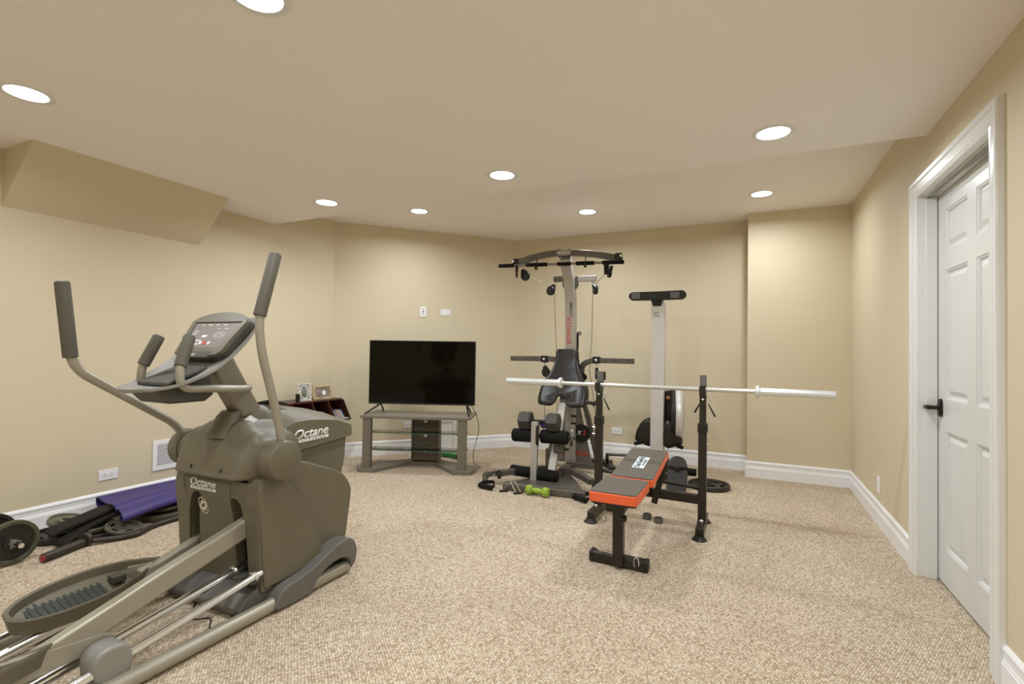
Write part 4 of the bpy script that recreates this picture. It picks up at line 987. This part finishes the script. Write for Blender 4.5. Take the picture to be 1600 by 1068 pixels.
# white printed label patch
lb = MB().prism([(-.062, -.045), (.055, -.060), (.070, .035), (-.048, .050)], 'z', .0002, .0010).mat4(BM @ Matrix.Translation((.02, .02, 0)) @ Matrix.Rotation(radians(62), 4, 'Z') @ Matrix.Scale(1.15, 4)).build('label', BENCHG, bk)
LM = BM @ Matrix.Rotation(radians(90), 4, 'Z'); lx = LM.to_3x3() @ Vector((1, 0, 0)); ly = LM.to_3x3() @ Vector((0, 1, 0)); lo_ = BM @ Vector((-.0, -.01, .0002))
lbm = MB().prism([(-.115, -.036), (.115, -.036), (.115, .036), (-.115, .036)], 'z', 0, .0008).mat4(frame(lo_, lx, ly)).build('label_patch', mat('label_blue_white', (.62, .70, .76), .4), bk)
bpy.data.objects.remove(lb)
text('OneTwoFit', .215, DARKP, lbm, lo_ + ly * .010 + Vector((0, 0, .001)), lx, ly, bold=.006, h=.034)
text('FITNESS', .12, DARKP, lbm, lo_ - ly * .022 + Vector((0, 0, .001)), lx, ly, bold=.0, h=.012)
# front leg
MB().rect([(-.632, 2.745, .02), (-.632, 2.735, .33)], .056, .056, up=(0, 1, 0)).build('front_post', BLACKM, bn, bev=.005)
MB().rect([(-.790, 2.790, .032), (-.487, 2.772, .032)], .062, .056).build('front_foot', BLACKM, bn, bev=.010)
for x, y in ((-.790, 2.790), (-.487, 2.772)): MB().box((x, y, .032), (.03, .067, .062)).build('foot_cap', BLACKP, bn, bev=.012, seg=3)
MB().bb((-.695, 2.69, .315), (-.590, 2.80, .405)).build('seat_bracket', BLACKM, bn, bev=.006)
MB().rect([(-.632, 2.735, .33), (-.63, 3.05, .385), (-.63, 3.50, .30), (-.63, 3.58, .20)], .055, .055).build('main_beam', BLACKM, bn, bev=.005)
MB().ball((-.595, 2.715, .285), (.014, .018, .018), 12, 8).build('adjust_knob', BLACKP, bn)
MB().ball((-.70, 2.70, .275), (.010, .012, .012), 10, 8).build('bolt', CHROME, bn)
MB().rect([(-.490, 3.50, .475), (-.575, 3.55, .150)], .040, .035, up=(0, 1, 0)).build('rear_brace', BLACKM, bn, bev=.004)
MB().rect([(-.60, 3.42, .47), (-.50, 3.56, .33)], .03, .03).build('incline_arm', BLACKM, bn, bev=.004)
# clips and pin on the front foot
k = MB(); k.tube([(-.755, 2.765, .072), (-.66, 2.755, .072)], .004, 8); k.build('spare_pin', CHROME, bn)
for x in (-.74, -.665): MB().tube([(x, 2.763, .065), (x + .012, 2.760, .088), (x - .010, 2.760, .094)], .003, 6).build('pin_clip', CHROME, bn)
k = MB(); k.tube([(-.535 + .014 * sin(q), 2.742 - .006 * cos(q), .050 + .030 * cos(q)) for q in [2 * pi * i / 16 for i in range(16)]], .0032, 6, closed=True); k.build('carabiner', CHROME, bn)
# rack
for sx, x in ((-1, -.978), (1, -.268)):
    MB().rect([(x, 3.585, .05), (x, 3.585, .700)], .052, .052, up=(0, 1, 0)).build('rack_post', BLACKM, bn, bev=.004)
    MB().bb((x - .031, 3.554, .655), (x + .031, 3.616, .715)).build('post_collar', BLACKP, bn, bev=.004)
    MB().rect([(x, 3.585, .69), (x, 3.585, .925)], .042, .042, up=(0, 1, 0)).build('inner_post', BLACKM, bn, bev=.003)
    sd = MB().prism([(3.525, .900), (3.625, .900), (3.628, 1.02), (3.612, 1.035), (3.598, 1.035), (3.592, .955), (3.582, .934), (3.560, .928), (3.542, .934), (3.534, .962), (3.522, .962)], 'x', x - .020, x + .020).build('bar_hook', BLACKM, bn, bev=.002)
    MB().bb((x - .021, 3.588, .965), (x + .021, 3.592, 1.036)).build('hook_liner', mat('hook_grey', (.13, .12, .11), .5), sd)
    MB().ball((x, 3.558, .878), (.010, .006, .010), 12, 8).build('hook_bolt', CHROME, bn)
    MB().rect([(x, 3.39, .045), (x, 3.77, .045)], .052, .052).build('rack_foot', BLACKM, bn, bev=.004)
    for y in (3.395, 3.765): MB().lathe([(.001, 0), (.044, 0), (.046, .006), (.034, .016), (.028, .028), (.001, .03)], (x, y, 0), (0, 0, 1), 20).build('rubber_foot', BLACKP, bn)
    MB().lathe([(.001, 0), (.014, 0), (.014, .010), (.008, .016), (.001, .016)], (x, 3.530, .072), (0, 0, 1), 12).build('foot_bolt', CHROME, bn)
    for zz in (.58, .63): MB().tube([(x + sx * .024, 3.58, zz), (x + sx * .048, 3.58, zz + .004)], .004, 8).build('post_pin', CHROME, bn)
    # spring clip hanging from the hook
    cl_ = MB(); cl_.tube([(x + .030 + .016 * cos(q), 3.575 + .004 * q / pi, .865 + .026 * sin(q)) for q in [2 * pi * i / 14 for i in range(30)]], .0035, 6); sp_ = cl_.build('spring_clip', STEELD, bn)
    MB().tube([(x + .035, 3.575, .845), (x + .078, 3.565, .765)], [.004, .007], 8).build('clip_lever', BLACKP, sp_)
    MB().tube([(x - .012, 3.615, .86), (x - .055, 3.61, .78)], [.004, .007], 8).build('clip_lever', BLACKP, sp_)
MB().cyl((-.950, 3.61, .315), (-.295, 3.61, .275), .014, seg=12).build('cross_rod', BLACKM, bn)
MB().rect([(-.95, 3.585, .215), (-.294, 3.585, .205)], .05, .06).build('cross_beam', BLACKM, bn, bev=.005)
MB().cyl((-1.10, 3.66, .80), (-.98, 3.60, .80), .014, seg=12).build('side_peg', BLACKM, bn)

# barbell across the rack
bb_ = thing('barbell', 'long silver barbell without plates resting on the rack hooks', 'barbell', (-.62, 3.56, .951), world=True)
BY, BZ = 3.560, .9425
MB().cyl((-1.26, BY, BZ + .002), (.045, BY, BZ), .0142, seg=20).build('shaft', STEELD, bb_)
for k, (a, c) in enumerate(((-1.262, -1.720), (.048, .484))):
    s_ = 1 if c > a else -1
    MB().lathe([(.001, 0), (.038, 0), (.040, .003), (.040, .018), (.032, .022), (.030, .028), (.025, .030), (.025, abs(c - a) - .002), (.022, abs(c - a)), (.001, abs(c - a))], (a, BY, BZ + (.002 if k == 0 else 0)), (s_, 0, 0), 28).build('sleeve', STEEL, bb_)

# spring collars on the carpet beneath the bench
for i, (x, y) in enumerate(((-.640, 3.655), (-.555, 3.605))):
    b = MB(); b.lathe([(.024, 0), (.030, 0), (.031, .016), (.030, .034), (.024, .034), (.024, 0)], seg=22, cap=False)
    o = b.build('lock_collar', PADG); o.location = (x, y, 0)
    tag(o, ['left of two grey ring collars on the carpet beneath the bench', 'right of two grey ring collars on the carpet beneath the bench'][i], 'collar', 'ring collars beneath the bench')

# ------------------------------------------------------------------ weights and mats along the left wall
# loaded dumbbell bar
t = thing('loaded_dumbbell_bar', 'olive two plate dumbbell standing on its plates at the left edge of the photo', 'dumbbell', (-3.60, 1.265, .118), world=True)
ax = Vector((1, .03, 0)).normalized(); c0 = Vector((-3.545, 1.290, .118))
def vplate(c, R, th, parent, m):
    yd = Vector((0, 0, 1)); xd = yd.cross(ax).normalized(); M = frame(c, xd, yd)
    hs = [ell(0, 0, .014, .014, 16)]
    for k in range(3):
        a = 2 * pi * k / 3 + .6
        hs.append([(R * .40 * cos(a + q), R * .40 * sin(a + q)) for q in [-.35, 0, .35]] + [(R * .66 * cos(a + q), R * .66 * sin(a + q)) for q in [.30, .1, -.1, -.30]])
    b = MB()
    b.lathe([(R * .78, -th * .25), (R * .84, -th / 2), (R * .97, -th / 2), (R, -th * .3), (R, th * .3), (R * .97, th / 2), (R * .84, th / 2), (R * .78, th * .15), (R * .78, -th * .25)], seg=40, cap=False)
    b.mat4(M); d_ = b.build('weight_disc', m, parent, ang=40)
    b = MB(); b.lathe([(.014, -th * .25), (R * .79, -th * .25), (R * .79, th * .12), (.040, th * .12), (.036, th * .40), (.014, th * .40), (.014, -th * .25)], seg=40, cap=False)
    for k in range(3):
        a = 2 * pi * k / 3 + .6
        b.tube([Vector((R * .44 * cos(a + q), R * .44 * sin(a + q), th * .13)) for q in [-.42, -.2, 0, .2, .42]] + [Vector((R * .66 * cos(a + q), R * .66 * sin(a + q), th * .13)) for q in [.40, .2, 0, -.2, -.40]], .0022, 6, closed=True)
    b.mat4(M).build('disc_web', IRONB, d_, ang=40)
vplate(c0, .116, .034, t, IRON)
vplate(c0 - ax * .24, .116, .034, t, IRONB)
MB().cyl(c0 + ax * .098, c0 - ax * .32, .0130, seg=18).build('chrome_bar', CHROME, t)
MB().cyl(c0 + ax * .014, c0 + ax * .032, .021, seg=8).build('star_collar', mat('dull_steel', (.22, .22, .20), .4, .6), t)
for k in range(3):
    a = 2 * pi * k / 3; q = Vector((0, 0, 1)).cross(ax).normalized() * cos(a) + Vector((0, 0, 1)) * sin(a)
    MB().cyl(c0 + ax * .023 + q * .014, c0 + ax * .023 + q * .029, .006, seg=8).build('collar_ear', MATS['dull_steel'], t)
# curl bar
t = thing('curl_bar', 'dark zigzag curl bar lying on the carpet in front of the plates', 'curl bar', (-3.47, 1.8, 0), world=True)
MB().tube([(-3.425, 1.375, .026), (-3.4260, 1.3779, .026), (-3.4985, 1.5855, .026)], [.022, .0245, .0245], 20).build('sleeve', EZB, t)
MB().lathe([(.001, 0), (.019, 0), (.019, .004), (.001, .004)], (-3.4249, 1.3745, .026), (-3.425 + 3.5, 1.375 - 1.59, 0), 20).build('end_cap', REDCAP, t)
MB().lathe([(.001, 0), (.037, 0), (.040, .004), (.040, .022), (.034, .030), (.001, .030)], (-3.500, 1.590, .038), (-.075, .215, 0), 22).build('stop_collar', EZB, t)
MB().tube(fillet([(-3.503, 1.60, .026), (-3.440, 1.70, .020), (-3.385, 1.81, .018), (-3.470, 1.95, .018), (-3.480, 2.10, .018), (-3.450, 2.28, .018), (-3.43, 2.6, .018)], .07, 6), .0155, 14).build('curl_shaft', EZB, t)
# plates on the floor
PL = 'weight plates piled along the left wall'
plate('weight_plate', 'black iron plate lying flat just behind the loaded dumbbell bar', (-3.80, 1.60, 0), .150, .036, IRONB, 4, grp=PL)
plate('weight_plate', 'black iron plate on the carpet beneath the small spoked plate', (-3.665, 1.730, 0), .140, .034, IRONB, 4, grp=PL)
plate('weight_plate', 'dark iron plate lying on top of the black plate beside the folded belt', (-3.690, 1.715, .035), .118, .026, IRON, 4, grp=PL)
plate('weight_plate', 'small grey spoked plate leaning on the plates beside the curl bar', (-3.508, 1.800, .040), .098, .020, IRONL if False else mat('warm_iron', (.125, .112, .085), .45, .3), 5, tilt=(radians(-4), radians(12), 0), hub=.014, grp=PL)
plate('weight_plate', 'large olive plate with a wide rim under the end of the purple mat', (-3.690, 2.130, 0), .170, .042, IRON, 3, grp=PL)
plate('weight_plate', 'oval looking olive plate resting on the large plate near the curl bar', (-3.700, 2.140, .0425), .110, .024, IRON, 4, grp=PL)
plate('weight_plate', 'light olive plate lying on the black folded belt near the wall', (-3.850, 1.655, .062), .095, .028, IRONL, 3, tilt=(radians(4), radians(12), .8), hub=.022, grp=PL)
# folded padded belt
t = thing('folded_belt', 'black padded belt folded over the plates, running under the purple mat', 'belt', (-3.7, 1.7, 0), world=True)
MB().rect(bez([(-3.70, 1.505, .062), (-3.695, 1.56, .085), (-3.70, 1.68, .108), (-3.73, 1.85, .130), (-3.76, 2.15, .135), (-3.76, 2.4, .12)], 5), .135, .024).build('upper_fold', NYLON, t, bev=.009, seg=3)
MB().rect(bez([(-3.585, 1.515, .014), (-3.60, 1.56, .040), (-3.64, 1.68, .078), (-3.66, 1.85, .105), (-3.67, 2.15, .100)], 5), .085, .022).build('lower_fold', NYLON, t, bev=.009, seg=3)
# purple mat, folded, cross section swept along y
cs = bez([(-3.90, 0, .100), (-3.93, 0, .085), (-3.985, 0, .10), (-3.990, 0, .138), (-3.95, 0, .152), (-3.86, 0, .147), (-3.75, 0, .150), (-3.66, 0, .160), (-3.61, 0, .152), (-3.588, 0, .134), (-3.565, 0, .150), (-3.52, 0, .146), (-3.482, 0, .130), (-3.465, 0, .110), (-3.475, 0, .094), (-3.50, 0, .096), (-3.52, 0, .112), (-3.50, 0, .124)], 5)
def matring(t):
    y = 1.80 + 1.3 * t; f = 1 - .30 * min(1, t * 2.2) ; out = []; inn = []
    for i, p in enumerate(cs):
        tg = (cs[min(i + 1, len(cs) - 1)] - cs[max(i - 1, 0)]).normalized(); n = Vector((-tg.z, 0, tg.x)); x = -3.98 + (p.x + 3.98) * f
        for lst, q in ((out, .0045), (inn, -.0045)): lst.append((x + n.x * q, y + (p.x + 3.6) * -.20, p.z + n.z * q + .012 * sin(t * 9) * (.5 + (p.x + 3.6))))
    return out + inn[::-1]
tag(MB().loft([matring(i / 14) for i in range(15)]).build('exercise_mat', PURPLE, ang=60), 'purple exercise mat folded lengthwise over the weights along the left wall', 'exercise mat')
t = thing('folded_mat_layer', 'black crumpled plastic bag under the purple mat beside the trainer', 'bag', (-3.6, 2.3, 0), world=True)
b = MB().ball((-3.66, 2.50, .060), (.13, .20, .055), 22, 14)
rnd = random.Random(3)
b.xf(lambda x, y, z: (x + rnd.uniform(-.012, .012), y + rnd.uniform(-.012, .012), max(.003, z + rnd.uniform(-.012, .012)))); t.name = 'crumpled_bag'
ORG['crumpled_bag'] = Vector((-3.6, 2.3, 0)); b.build('bag_film', BAG, t, ang=180)
